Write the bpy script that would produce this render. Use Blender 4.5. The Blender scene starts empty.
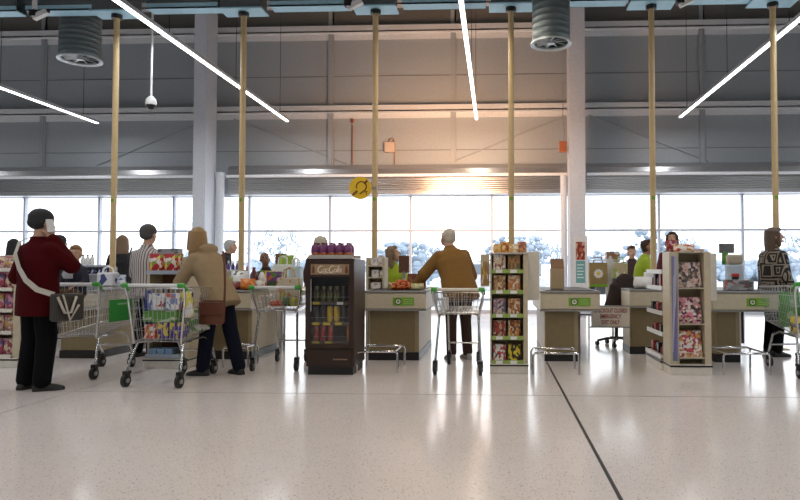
import bpy, bmesh, math, random
from mathutils import Vector, Matrix, Euler
random.seed(7)
S = bpy.context.scene
COL = S.collection
R = math.radians
PI = math.pi

# ------------------------------------------------------------------ camera, sky, light, exposure
cam_d = bpy.data.cameras.new('camera')
cam = bpy.data.objects.new('camera', cam_d); COL.objects.link(cam)
cam.location = (0, 0, 1.17)
cam.rotation_euler = (R(91.8), 0, R(2.5))
cam_d.sensor_width = 36; cam_d.lens = 28.8
cam_d.shift_x = -68 / 800; cam_d.shift_y = -2 / 800
cam_d.clip_start = .05; cam_d.clip_end = 500
S.camera = cam

SKY = 3.0
world = bpy.data.worlds.new('overcast_sky'); S.world = world
world.use_nodes = True
wn = world.node_tree.nodes; wl = world.node_tree.links
wn['Background'].inputs[0].default_value = (.90, .95, 1.0, 1)
wn['Background'].inputs[1].default_value = SKY

def lamp(name, kind, loc, rot, energy, color, **kw):
    d = bpy.data.lights.new(name, kind); d.energy = energy; d.color = color
    for k, v in kw.items(): setattr(d, k, v)
    o = bpy.data.objects.new(name, d); COL.objects.link(o)
    o.location = loc; o.rotation_euler = rot
    return o

# added warm spot in mid-air, imitating a lens-flare glow on the middle-bay cladding
WARM = lamp('added_glow_lamp', 'SPOT', (-1.1, 12.9, 3.5), (R(99), 0, 0), 820, (1.0, .55, .30), spot_size=R(135), spot_blend=1.0, shadow_soft_size=.8)

STRIP_X = (-14.7, -10.0, -5.16, -.47, 4.45, 9.2)
for x in STRIP_X:
    lamp('strip_light_lamp', 'AREA', (x, 5.0, 4.74), (0, 0, 0), 215, (1.0, .84, .64) if x == -.47 else (.96, .98, 1.0), shape='RECTANGLE', size=.12, size_y=21.0)

S.view_settings.view_transform = 'Standard'
S.view_settings.look = 'None'
S.view_settings.gamma = 1
S.view_settings.use_curve_mapping = False
S.view_settings.exposure = 0.0

# ------------------------------------------------------------------ materials
MATS = {}
def mat(name, rgb, rough=.5, metal=0.0, var=.05, spec=.5, scale=18, emit=0):
    if name in MATS: return MATS[name]
    m = bpy.data.materials.new(name); m.use_nodes = True
    n, l = m.node_tree.nodes, m.node_tree.links
    b = n['Principled BSDF']
    b.inputs['Roughness'].default_value = rough; b.inputs['Metallic'].default_value = metal
    b.inputs['Specular IOR Level'].default_value = spec
    tc = n.new('ShaderNodeTexCoord'); no = n.new('ShaderNodeTexNoise'); no.inputs['Scale'].default_value = scale
    no.inputs['Detail'].default_value = 4
    l.new(tc.outputs['Object'], no.inputs['Vector'])
    r = n.new('ShaderNodeValToRGB')
    r.color_ramp.elements[0].position = .3; r.color_ramp.elements[1].position = .7
    r.color_ramp.elements[0].color = tuple(c * (1 - var) for c in rgb) + (1,)
    r.color_ramp.elements[1].color = tuple(min(1, c * (1 + var)) for c in rgb) + (1,)
    l.new(no.outputs['Fac'], r.inputs['Fac']); l.new(r.outputs['Color'], b.inputs['Base Color'])
    if emit:
        b.inputs['Emission Color'].default_value = tuple(rgb) + (1,); b.inputs['Emission Strength'].default_value = emit
    MATS[name] = m
    return m

def pack(name, cols, scale=5, rough=.4, coord='Generated', seed=0.0):
    """printed packaging: irregular flat patches of a few colours"""
    if name in MATS: return MATS[name]
    m = bpy.data.materials.new(name); m.use_nodes = True
    n, l = m.node_tree.nodes, m.node_tree.links
    b = n['Principled BSDF']; b.inputs['Roughness'].default_value = rough
    tc = n.new('ShaderNodeTexCoord'); mp = n.new('ShaderNodeMapping'); mp.inputs['Location'].default_value = (seed, seed * 1.7, seed * .6)
    v = n.new('ShaderNodeTexVoronoi'); v.inputs['Scale'].default_value = scale
    l.new(tc.outputs[coord], mp.inputs['Vector']); l.new(mp.outputs['Vector'], v.inputs['Vector'])
    sp = n.new('ShaderNodeSeparateColor'); l.new(v.outputs['Color'], sp.inputs['Color'])
    r = n.new('ShaderNodeValToRGB'); r.color_ramp.interpolation = 'CONSTANT'
    k = len(cols)
    while len(r.color_ramp.elements) < k: r.color_ramp.elements.new(.5)
    for i, c in enumerate(cols):
        r.color_ramp.elements[i].position = i / k; r.color_ramp.elements[i].color = tuple(c) + (1,)
    l.new(sp.outputs['Red'], r.inputs['Fac']); l.new(r.outputs['Color'], b.inputs['Base Color'])
    MATS[name] = m
    return m

def stripes(name, c1, c2, freq, axis='X', duty=.5, rough=.8):
    m = bpy.data.materials.new(name); m.use_nodes = True
    n, l = m.node_tree.nodes, m.node_tree.links
    b = n['Principled BSDF']; b.inputs['Roughness'].default_value = rough
    tc = n.new('ShaderNodeTexCoord'); s = n.new('ShaderNodeSeparateXYZ'); l.new(tc.outputs['Object'], s.inputs[0])
    a = n.new('ShaderNodeMath'); a.operation = 'MULTIPLY'; a.inputs[1].default_value = freq
    f = n.new('ShaderNodeMath'); f.operation = 'FRACT'; g = n.new('ShaderNodeMath'); g.operation = 'GREATER_THAN'; g.inputs[1].default_value = duty
    mx = n.new('ShaderNodeMix'); mx.data_type = 'RGBA'
    mx.inputs[6].default_value = tuple(c1) + (1,); mx.inputs[7].default_value = tuple(c2) + (1,)
    l.new(s.outputs[axis], a.inputs[0]); l.new(a.outputs[0], f.inputs[0]); l.new(f.outputs[0], g.inputs[0])
    l.new(g.outputs[0], mx.inputs[0]); l.new(mx.outputs[2], b.inputs['Base Color'])
    MATS[name] = m
    return m

def glass(name, tint=(1, 1, 1), gloss=.06):
    m = bpy.data.materials.new(name); m.use_nodes = True
    n, l = m.node_tree.nodes, m.node_tree.links
    n.remove(n['Principled BSDF'])
    t = n.new('ShaderNodeBsdfTransparent'); t.inputs[0].default_value = tint + (1,)
    g = n.new('ShaderNodeBsdfGlossy'); g.inputs['Roughness'].default_value = .03
    x = n.new('ShaderNodeMixShader'); x.inputs[0].default_value = gloss
    l.new(t.outputs[0], x.inputs[1]); l.new(g.outputs[0], x.inputs[2]); l.new(x.outputs[0], n['Material Output'].inputs[0])
    MATS[name] = m
    return m

def terrazzo():
    m = bpy.data.materials.new('terrazzo'); m.use_nodes = True
    n, l = m.node_tree.nodes, m.node_tree.links
    b = n['Principled BSDF']
    tc = n.new('ShaderNodeTexCoord')
    col = (.76, .70, .685, 1)
    base = n.new('ShaderNodeRGB'); base.outputs[0].default_value = col
    last = base.outputs[0]
    for sc, th, c in ((38, .16, (.20, .18, .17, 1)), (55, .14, (.42, .31, .25, 1)), (30, .15, (.85, .80, .77, 1)), (90, .2, (.30, .28, .27, 1))):
        v = n.new('ShaderNodeTexVoronoi'); v.inputs['Scale'].default_value = sc
        l.new(tc.outputs['Object'], v.inputs['Vector'])
        t = n.new('ShaderNodeMath'); t.operation = 'LESS_THAN'; t.inputs[1].default_value = th
        l.new(v.outputs['Distance'], t.inputs[0])
        mm = n.new('ShaderNodeMath'); mm.operation = 'MULTIPLY'; mm.inputs[1].default_value = .85; l.new(t.outputs[0], mm.inputs[0])
        mx = n.new('ShaderNodeMix'); mx.data_type = 'RGBA'; l.new(mm.outputs[0], mx.inputs[0]); l.new(last, mx.inputs[6]); mx.inputs[7].default_value = c
        last = mx.outputs[2]
    no = n.new('ShaderNodeTexNoise'); no.inputs['Scale'].default_value = 1.3; no.inputs['Detail'].default_value = 6
    l.new(tc.outputs['Object'], no.inputs['Vector'])
    mr = n.new('ShaderNodeMapRange'); mr.inputs[3].default_value = .93; mr.inputs[4].default_value = 1.05; l.new(no.outputs['Fac'], mr.inputs[0])
    mu = n.new('ShaderNodeMix'); mu.data_type = 'RGBA'; mu.blend_type = 'MULTIPLY'; mu.inputs[0].default_value = 1
    l.new(last, mu.inputs[6]); l.new(mr.outputs[0], mu.inputs[7])
    l.new(mu.outputs[2], b.inputs['Base Color'])
    m2 = n.new('ShaderNodeMapRange'); m2.inputs[3].default_value = .10; m2.inputs[4].default_value = .20; l.new(no.outputs['Fac'], m2.inputs[0])
    l.new(m2.outputs[0], b.inputs['Roughness'])
    b.inputs['Specular IOR Level'].default_value = .42
    MATS['terrazzo'] = m
    return m

CREAM = mat('cream_laminate', (.56, .49, .35), .45)
BODY = mat('counter_body_tan', (.34, .275, .16), .45)
CREAM_L = mat('cream_hood', (.60, .54, .41), .4)
TAN = mat('tan_panel', (.23, .18, .095), .5)
WHITE = mat('white_metal', (.74, .75, .76), .4)
OFFW = mat('offwhite_panel', (.72, .68, .60), .45)
BLACK = mat('black_plastic', (.012, .012, .013), .4)
DARK = mat('dark_grey', (.05, .05, .055), .5)
CHROME = mat('chrome', (.62, .63, .64), .22, 1.0)
WIRE = mat('zinc_wire', (.50, .51, .52), .32, 1.0)
GREY = mat('grey_plastic', (.30, .30, .31), .5)
GREEN = mat('lane_green', (.19, .42, .03), .5)
CAPG = mat('cap_green', (.06, .36, .05), .4)
RUBBER = mat('black_rubber', (.015, .015, .015), .6)
SKIN = mat('skin', (.55, .33, .23), .55, scale=30)
YELLOW = mat('yellow', (.92, .60, .02), .45)
RED = mat('red', (.55, .03, .03), .4)
ORANGE = mat('orange', (.72, .19, .02), .5)
PAPER = mat('white_paper', (.82, .82, .80), .6)
STEELB = mat('brown_metal', (.035, .016, .010), .35)
GLASS = glass('window_glass')
CGLASS = glass('cooler_glass', (.93, .93, .93), .05)
POLE = mat('pole_buff', (.62, .46, .24), .45)

# ------------------------------------------------------------------ mesh builder
def frame(d):
    d = Vector(d).normalized()
    a = Vector((0, 0, 1)) if abs(d.z) < .95 else Vector((1, 0, 0))
    u = d.cross(a).normalized(); return u, d.cross(u).normalized()

class MB:
    def __init__(s): s.v = []; s.f = []; s.m = []
    def add(s, vs, fs, m=0):
        o = len(s.v); s.v += [tuple(p) for p in vs]; s.f += [tuple(i + o for i in f) for f in fs]; s.m += [m] * len(fs); return s
    def box(s, x0, y0, z0, x1, y1, z1, m=0, M=None):
        vs = [Vector((x, y, z)) for z in (z0, z1) for y in (y0, y1) for x in (x0, x1)]
        if M is not None: vs = [M @ p for p in vs]
        return s.add(vs, [(0, 2, 3, 1), (4, 5, 7, 6), (0, 1, 5, 4), (2, 6, 7, 3), (0, 4, 6, 2), (1, 3, 7, 5)], m)
    def rings(s, rs, m=0, caps=True, closed=False):
        n = len(rs[0]); vs = [p for r in rs for p in r]; fs = []
        k = len(rs)
        for i in range(k if closed else k - 1):
            j = (i + 1) % k
            for a in range(n):
                b = (a + 1) % n; fs.append((i * n + a, i * n + b, j * n + b, j * n + a))
        if caps and not closed: fs.append(tuple(range(n))[::-1]); fs.append(tuple(range((k - 1) * n, k * n)))
        return s.add(vs, fs, m)
    def cyl(s, p0, p1, r0, r1=None, n=14, m=0):
        if r1 is None: r1 = r0
        p0, p1 = Vector(p0), Vector(p1); u, v = frame(p1 - p0)
        c = [(math.cos(2 * PI * i / n), math.sin(2 * PI * i / n)) for i in range(n)]
        return s.rings([[p0 + (u * a + v * b) * r0 for a, b in c], [p1 + (u * a + v * b) * r1 for a, b in c]], m)
    def tube(s, pts, r, n=6, m=0, closed=False):
        pts = [Vector(p) for p in pts]; rs = []; k = len(pts); pu = None
        for i, p in enumerate(pts):
            a = pts[(i - 1) % k] if (closed or i) else p; b = pts[(i + 1) % k] if (closed or i < k - 1) else p
            d = (b - a).normalized()
            if pu is None: u, v = frame(d)
            else:
                u = (pu - d * pu.dot(d))
                u = u.normalized() if u.length > 1e-6 else frame(d)[0]
                v = d.cross(u)
            pu = u
            rs.append([p + (u * math.cos(2 * PI * j / n) + v * math.sin(2 * PI * j / n)) * r for j in range(n)])
        return s.rings(rs, m, closed=closed)
    def lathe(s, prof, c=(0, 0, 0), n=18, m=0):
        c = Vector(c)
        return s.rings([[c + Vector((r * math.cos(2 * PI * i / n), r * math.sin(2 * PI * i / n), z)) for i in range(n)] for r, z in prof], m)
    def ell(s, c, r, n=14, k=9, m=0, M=None):
        c = Vector(c); rs = []
        for j in range(k + 1):
            t = PI * (j + .02) / (k + .04) if 0 < j < k else (.06 if j == 0 else PI - .06)
            ring = [Vector((r[0] * math.sin(t) * math.cos(2 * PI * i / n), r[1] * math.sin(t) * math.sin(2 * PI * i / n), -r[2] * math.cos(t))) for i in range(n)]
            rs.append([c + (M @ p if M is not None else p) for p in ring])
        return s.rings(rs, m)
    def cap(s, p0, r0, p1, r1, n=10, m=0):
        p0, p1 = Vector(p0), Vector(p1); d = (p1 - p0); L = d.length
        if L < 1e-5: return s.ell(p0, (r0, r0, r0), n, 6, m)
        d /= L; u, v = frame(d); rs = []
        for t in (-80, -45, -12): rs.append((p0 + d * r0 * math.sin(R(t)), r0 * math.cos(R(t))))
        for t in (12, 45, 80): rs.append((p1 + d * r1 * math.sin(R(t)), r1 * math.cos(R(t))))
        return s.rings([[c + (u * math.cos(2 * PI * i / n) + v * math.sin(2 * PI * i / n)) * q for i in range(n)] for c, q in rs], m)
    def loft(s, secs, lat=(1, 0, 0), n=18, m=0):
        """secs: (centre, half width, half depth[, lateral]); elliptical rings across the run of centres"""
        cs = [Vector(q[0]) for q in secs]; rs = []
        for i, q in enumerate(secs):
            d = (cs[min(i + 1, len(cs) - 1)] - cs[max(i - 1, 0)]).normalized()
            L = Vector(q[3] if len(q) > 3 else lat); L = (L - d * L.dot(d)).normalized(); w = d.cross(L)
            rs.append([cs[i] + L * q[1] * math.cos(2 * PI * j / n) + w * q[2] * math.sin(2 * PI * j / n) for j in range(n)])
        return s.rings(rs, m)
    def prism(s, poly, axis, a, b, m=0):
        def P(p, t): return {'x': (t, p[0], p[1]), 'y': (p[0], t, p[1]), 'z': (p[0], p[1], t)}[axis]
        return s.rings([[P(p, a) for p in poly], [P(p, b) for p in poly]], m)
    def mesh(s, name, mats):
        me = bpy.data.meshes.new(name); me.from_pydata(s.v, [], s.f)
        for q in (mats if isinstance(mats, (list, tuple)) else [mats]): me.materials.append(q)
        if any(s.m): me.polygons.foreach_set('material_index', s.m)
        bm = bmesh.new(); bm.from_mesh(me); bmesh.ops.recalc_face_normals(bm, faces=bm.faces); bm.to_mesh(me); bm.free()
        return me
    def build(s, name, mats, parent=None, smooth=None, bevel=0, loc=None, rot=None):
        me = s.mesh(name, mats); o = bpy.data.objects.new(name, me); COL.objects.link(o)
        if parent is not None: o.parent = parent
        if loc is not None: o.location = loc
        if rot is not None: o.rotation_euler = rot
        if smooth:
            me.polygons.foreach_set('use_smooth', [True] * len(me.polygons)); me.set_sharp_from_angle(angle=R(smooth))
        if bevel:
            b = o.modifiers.new('edge', 'BEVEL'); b.width = bevel; b.segments = 2; b.limit_method = 'ANGLE'; b.angle_limit = R(40)
        return o

def tag(o, label, cat, group=None, kind=None):
    if label: o['label'] = label
    if cat: o['category'] = cat
    if group: o['group'] = group
    if kind: o['kind'] = kind
    return o
def thing(name, label, cat, loc=(0, 0, 0), rz=0, group=None):
    o = bpy.data.objects.new(name, None); COL.objects.link(o); o.empty_display_size = .1
    o.location = loc; o.rotation_euler = (0, 0, rz)
    return tag(o, label, cat, group)
def struct(o): o['kind'] = 'structure'; return o
def dup(src, loc, rz=None, label=None, group=None):
    def cp(o, par):
        c = o.copy(); COL.objects.link(c)
        if par is not None: c.parent = par
        for ch in list(o.children): cp(ch, c)
        return c
    r = cp(src, None); r.location = loc
    if rz is not None: r.rotation_euler = (src.rotation_euler.x, src.rotation_euler.y, rz)
    if label: r['label'] = label
    if group: r['group'] = group
    return r

def fuse(mb, name, m, parent, voxel=.01, smooth=2):
    """one continuous skin over overlapping volumes"""
    me = mb.mesh(name + '_raw', m); o = bpy.data.objects.new(name, me); COL.objects.link(o)
    q = o.modifiers.new('skin', 'REMESH'); q.mode = 'VOXEL'; q.voxel_size = voxel; q.use_smooth_shade = True
    if smooth:
        w = o.modifiers.new('relax', 'SMOOTH'); w.iterations = smooth; w.factor = .5
    dg = bpy.context.evaluated_depsgraph_get()
    nm = bpy.data.meshes.new_from_object(o.evaluated_get(dg)); nm.name = name
    o.modifiers.clear(); o.data = nm; bpy.data.meshes.remove(me)
    if not nm.materials: nm.materials.append(m)
    if parent is not None: o.parent = parent
    return o

def text_mesh(txt, size, m, parent, loc, rot, name='lettering', ext=.002, width=None, align='CENTER', shear=0):
    c = bpy.data.curves.new(name, 'FONT'); c.body = txt; c.size = size; c.extrude = ext; c.offset = size * .022; c.align_x = align; c.align_y = 'CENTER'; c.shear = shear
    o = bpy.data.objects.new(name, c); COL.objects.link(o)
    dg = bpy.context.evaluated_depsgraph_get()
    me = bpy.data.meshes.new_from_object(o.evaluated_get(dg)); COL.objects.unlink(o); bpy.data.objects.remove(o)
    me.name = name; me.materials.clear(); me.materials.append(m)
    if width:
        xs = [v.co.x for v in me.vertices]; k = width / (max(xs) - min(xs))
        for v in me.vertices: v.co.x *= k
    r = bpy.data.objects.new(name, me); COL.objects.link(r); r.parent = parent; r.location = loc; r.rotation_euler = rot
    return r

# ------------------------------------------------------------------ setting
WY = 16.5
fl = MB().box(-22, -12, -.12, 16, WY + .02, 0).build('floor', terrazzo()); struct(fl)
JD = mat('joint_dark', (.02, .02, .022), .5); JL = mat('joint_grey', (.30, .275, .265), .5)
def joint(x0, y0, x1, y1, w, m, i):
    struct(MB().box(x0 - (w if x0 == x1 else 0), y0 - (w if y0 == y1 else 0), 0, x1 + (w if x0 == x1 else 0), y1 + (w if y0 == y1 else 0), .0012).build('trim_%d' % i, m))
joint(.63, -8, .63, 8.03, .011, JD, 1)
joint(-4.0, -8, -4.0, 15, .007, JL, 2)
joint(-18, 5.95, 14, 5.95, .006, JL, 3)
joint(-18, 1.2, 14, 1.2, .003, JL, 4)
joint(5.2, -8, 5.2, 15, .004, JL, 5)
joint(-8.6, -8, -8.6, 15, .004, JL, 6)

CLAD = mat('wall_cladding', (.385, .42, .45), .55)
CLADR = mat('wall_ledge', (.70, .72, .74), .45)
CLADD = mat('wall_joint_dark', (.20, .21, .22), .7)  # dark colour of the joints between cladding panels
CEIL = mat('roof_deck', (.20, .21, .22), .7)
wb = MB()
wb.box(-22, WY, 3.12, 16, WY + .25, 9.2)
struct(wb.build('wall_back', CLAD))
i = 10
for z in (4.24, 6.20): # cladding joints
    struct(MB().box(-22, WY - .012, z - .008, 16, WY, z + .008).build('trim_%d' % i, CLADD)); i += 1
for z, h, d in ((5.22, .16, .22), (7.30, .17, .22), (7.98, .14, .3)):   # wall rails
    g = MB().box(-22, WY - d, z, 16, WY, z + .03).box(-22, WY - d, z, 16, WY - d + .015, z + h).box(-22, WY - .02, z - .14, 16, WY, z)
    struct(g.build('trim_%d' % i, CLADR)); i += 1
struct(MB().box(-22, WY - .05, 7.47, 16, WY, 7.98).build('trim_%d' % i, mat('wall_band', (.16, .155, .14), .7))); i += 1
for px in (-12.1, -4.33, -1.12, 5.25, 8.5):     # wall posts between the columns
    struct(MB().box(px - .05, WY - .07, 3.85, px + .05, WY, 7.9).box(px + .05, WY - .05, 3.85, px + .09, WY, 7.9).build('trim_%d' % i, mat('wall_post', (.36, .39, .415), .5))); i += 1
for a, b in (((-7.6, 5.1), (-10.6, 3.9)), ((-6.9, 5.1), (-3.9, 3.9)), ((1.8, 5.1), (-1.2, 3.9)), ((2.4, 5.1), (5.4, 3.9))):
    struct(MB().tube([(a[0], WY - .03, a[1]), (b[0], WY - .03, b[1])], .018).build('trim_%d' % i, CLAD)); i += 1
struct(MB().box(-22, -12, 9.2, 16, WY + .25, 9.4).build('ceiling', CEIL))
struct(MB().box(-22.2, -12, -.12, -22, WY + .25, 9.4).build('wall_left', CLAD))
struct(MB().box(16, -12, -.12, 16.2, WY + .25, 9.4).build('wall_right', CLAD))
struct(MB().box(-22.2, -12.2, -.12, 16.2, -12, 9.4).build('wall_front', CLAD))

# windows, one per bay between columns
WFR = mat('window_frame_grey', (.62, .66, .74), .5)
MULL = [-16.7, -14.6, -12.596, -10.547, -8.520, -6.487, -4.343, -2.224, -0.102, 4.173, 6.274, 8.75, 10.9, 13.0]
for k, (x0, x1) in enumerate(((-22, -7.36), (-7.36, 2.02), (2.02, 16))):
    w = struct(MB().box(x0, WY + .02, 0, x1, WY + .16, .10).box(x0, WY + .02, 3.04, x1, WY + .16, 3.12).build('window_%d' % (k + 1), WFR))
    f = MB()
    for mx in MULL:
        if x0 + .2 < mx < x1 - .2: f.box(mx - .028, WY + .03, .1, mx + .028, WY + .15, 3.04)
    f.box(x0, WY + .04, 2.12, x1, WY + .14, 2.17)
    f.build('window_frame', WFR, w)
    MB().box(x0, WY + .085, .1, x1, WY + .095, 3.04).build('pane', GLASS, w)
# roller shutter housing and the bright trunking in front of it
SHUT = mat('shutter_metal', (.46, .46, .47), .28, .75)
for k, (x0, x1) in enumerate(((-22, -7.62), (-6.85, 1.78), (2.26, 16))):
    h = MB()
    prof = [(WY - .01, 3.05), (WY - .42, 3.05), (WY - .42, 3.12)]
    for q in range(6):
        z = 3.12 + q * .052; prof += [(WY - .45, z + .008), (WY - .45, z + .036), (WY - .42, z + .052)]
    prof += [(WY - .42, 3.46), (WY - .5, 3.47), (WY - .55, 3.56), (WY - .52, 3.68), (WY - .38, 3.80), (WY - .01, 3.84)]
    h.prism(prof, 'x', x0, x1)
    o = h.build('roller_shutter', SHUT); tag(o, ['ribbed grey roller shutter housing left of the left column', 'ribbed roller shutter housing between the two white columns', 'ribbed roller shutter housing right of the right column'][k], 'shutter')
    o2 = MB().box(x0, WY - .60, 3.47, x1, WY - .54, 3.535).build('cable_trunking', mat('trunking_white', (.85, .87, .90), .35))
    tag(o2, ['white trunking strip on the shutter left of the left column', 'white trunking strip on the shutter of the middle bay', 'white trunking strip on the shutter right of the right column'][k], 'trunking')

# columns
COLW = mat('column_white', (.70, .735, .80), .5)
def column(name, x0, x1, y0, y1, pipe):
    c = MB().box(x0, y0, 0, x1, y1, 7.7)
    o = struct(c.build(name, COLW))
    MB().prism([(y0 + .05, 7.6), (y0 - .9, 8.6), (y0 - .9, 9.2), (y0 - .5, 9.2), (y0 + .45, 7.7)], 'x', x0 + .05, x1 - .05).build('haunch', COLW, o)
    if pipe == 'r': MB().cyl((x1 + .12, y1 - .02, 0), (x1 + .12, y1 - .02, 3.45), .11).cyl((x1 + .12, y1 - .02, 3.45), (x1 + .12, y1 - .02, 3.6), .13).build('downpipe', mat('pipe_white', (.75, .80, .86), .4), o, smooth=40)
    else: MB().cyl((x0 - .10, y1 - .1, 0), (x0 - .10, y1 - .1, 3.45), .08).build('downpipe', mat('pipe_white', (.75, .80, .86), .4), o, smooth=40)
    return o
column('column', -7.463, -7.150, 15.4, 16.0, 'r')
column('column', 1.768, 2.148, 15.4, 15.9, 'l')

# roof steel seen at the top edge
STEEL = mat('roof_steel', (.40, .42, .44), .5)
for z, y in ((8.2, 15.6), (7.6, 13.2)):
    o = MB().box(-22, y, z, 16, y + .16, z + .03).box(-22, y, z + .27, 16, y + .16, z + .3).box(-22, y + .07, z, 16, y + .09, z + .3).build('roof_beam', STEEL)
    struct(o)

# outside ground
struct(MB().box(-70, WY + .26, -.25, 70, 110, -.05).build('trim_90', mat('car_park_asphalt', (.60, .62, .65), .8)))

# ------------------------------------------------------------------ outside: trees, hedge, cars, far blocks
TREE = [mat('haze_tinted_foliage_a', (.30, .37, .45), .9, var=.12), mat('haze_tinted_foliage_b', (.38, .44, .52), .9, var=.1)]  # outdoor haze and overexposure put into the pale bluish foliage colour
def tree(loc, h, r, label, k, thin=False):
    t = thing('winter_tree', label, 'tree', loc, 0, 'winter trees beyond the window')
    b = MB().cyl((0, 0, 0), (0, 0, h * .45), .12, .07, 8)
    f = MB(); rnd = random.Random(k)
    for i in range(120 if not thin else 60):
        a = rnd.uniform(0, 2 * PI); q = r * math.sqrt(rnd.random()); z = h * rnd.uniform(.35, 1)
        q *= (1.15 - abs(z / h - .6) * 1.3)
        p = Vector((q * math.cos(a), q * math.sin(a), z))
        if i % 4 == 0: b.tube([(0, 0, h * .3), (p.x * .5, p.y * .5, h * .25 + z * .4), p], .025, 4)
        if not thin:
            s = r * rnd.uniform(.06, .15); f.ell(p, (s, s, s * .8), 8, 5)
        else:
            for j in range(4):
                e = p + Vector((rnd.uniform(-.4, .4), rnd.uniform(-.4, .4), rnd.uniform(.1, .6))) * r * .6
                f.tube([p, e], .03, 4)
    b.build('trunk', TREE[k % 2], t); f.build('crown', TREE[(k + 1) % 2], t)
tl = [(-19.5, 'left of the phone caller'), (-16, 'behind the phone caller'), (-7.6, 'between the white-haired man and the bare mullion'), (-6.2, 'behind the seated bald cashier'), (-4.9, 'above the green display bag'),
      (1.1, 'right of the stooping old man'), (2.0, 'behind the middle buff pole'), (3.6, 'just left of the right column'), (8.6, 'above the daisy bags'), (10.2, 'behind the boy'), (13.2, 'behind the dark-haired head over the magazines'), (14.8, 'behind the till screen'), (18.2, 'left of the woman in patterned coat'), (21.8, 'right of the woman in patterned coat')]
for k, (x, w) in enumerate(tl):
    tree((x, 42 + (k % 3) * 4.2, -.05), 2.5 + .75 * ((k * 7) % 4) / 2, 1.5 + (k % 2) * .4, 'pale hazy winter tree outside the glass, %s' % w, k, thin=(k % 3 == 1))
hg = MB(); rnd = random.Random(3)
for i in range(420):
    hg.ell((rnd.uniform(-34, 34), 60 + rnd.uniform(-1, 1), rnd.uniform(.2, 1.5)), (.7, .6, rnd.uniform(.4, .75)), 7, 5)
tag(hg.build('hedge', TREE[0]), 'long pale hedge beyond the car park', 'hedge')
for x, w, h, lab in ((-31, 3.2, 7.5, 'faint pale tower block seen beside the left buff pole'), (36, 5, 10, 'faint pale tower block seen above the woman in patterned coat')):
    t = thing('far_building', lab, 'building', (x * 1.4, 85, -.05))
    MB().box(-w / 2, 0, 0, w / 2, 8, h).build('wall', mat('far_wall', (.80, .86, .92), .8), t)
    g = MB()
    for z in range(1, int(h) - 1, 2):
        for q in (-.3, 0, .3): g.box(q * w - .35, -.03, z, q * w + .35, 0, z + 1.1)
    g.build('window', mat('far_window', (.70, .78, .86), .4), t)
CARW = mat('car_white', (.78, .80, .83), .25); CARG = mat('car_window', (.25, .30, .36), .15)
def car(loc, rz, label):
    t = thing('parked_car', label, 'car', loc, rz, 'cars in the car park')
    body = [(-2.1, .35), (-2.15, .75), (-1.5, .95), (-.9, 1.42), (.9, 1.45), (1.55, .98), (2.1, .85), (2.15, .35)]
    MB().prism([(p[0], p[1]) for p in body], 'y', -.85, .85).build('body', CARW, t, bevel=.06)
    MB().prism([(-1.35, .98), (-.85, 1.36), (.85, 1.38), (1.35, 1.0)], 'y', -.87, .87).build('side_window', CARG, t)
    for x in (-1.35, 1.35):
        for y in (-.8, .8): MB().cyl((x, y - .1, .32), (x, y + .1, .32), .32, n=16).build('wheel', BLACK, t)
car((-.3, 25, -.05), .2, 'white parked car seen between old man and the magazine stand')
car((3.4, 36, -.05), 1.5, 'pale car outside behind the cardboard carton on the counter')
car((6.2, 31, -.05), .1, 'white car parked outside just right of the right column')
car((-16, 37, -.05), .1, 'pale car outside behind the phone caller')
car((-8.9, 40, -.05), .0, 'pale car outside right of the left column')
car((19, 36, -.05), .1, 'pale car outside beyond woman in the patterned coat')

# ------------------------------------------------------------------ overhead: trays, poles, ducts, lights, cameras
TRAY = mat('tray_blue_grey', (.36, .62, .76), .4)
TRAYD = mat('tray_side_dark', (.10, .12, .13), .5)
PY = 9.5
TZ = 5.11
for k, (x0, x1) in enumerate(((-14, -7.35), (-7.2, -6.1), (-5.3, -4.2), (-3.4, -2.2), (-1.4, -.15), (.6, 1.95), (2.7, 3.8), (4.55, 10))):
    g = MB().box(x0, PY - .12, TZ, x1, PY + .12, TZ + 0.020, 0).box(x0, PY - .12, TZ, x1, PY - .105, TZ + 0.080, 0).box(x0, PY - .12, TZ + 0.081, x1, PY - .10, TZ + 0.280, 1).box(x0, PY + .105, TZ, x1, PY + .12, TZ + 0.280, 1)
    for q in range(int((x1 - x0) / .7)): g.box(x0 + q * .7 + .3, PY - .10, TZ + 0.021, x0 + q * .7 + .34, PY + .105, TZ + 0.050, 0)
    tag(g.build('cable_tray', [TRAY, TRAYD]), 'blue grey cable tray, %s' % ['run leaving the frame at far left', 'run ending left of the leftmost pole', 'run between the first and second buff pole from the left', 'run between the second and third buff pole from the left', 'run between the two middle buff poles', 'run left of the fifth buff pole from the left', 'run between the two right buff poles', 'run right of the rightmost pole'][k], 'cable tray', 'cable trays over the tills')
for k in range(9):
    x = -13 + k * 2.6
    struct(MB().box(x - .02, PY - .02, TZ + 0.280, x + .02, PY + .02, 9.2).build('trim_%d' % (100 + k), STEEL))
pole0 = None
NTH = ['leftmost', 'second from left', 'third from left, bearing the yellow sign', 'fourth from left, above the magazine stand', 'fifth from left', 'rightmost']
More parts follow.
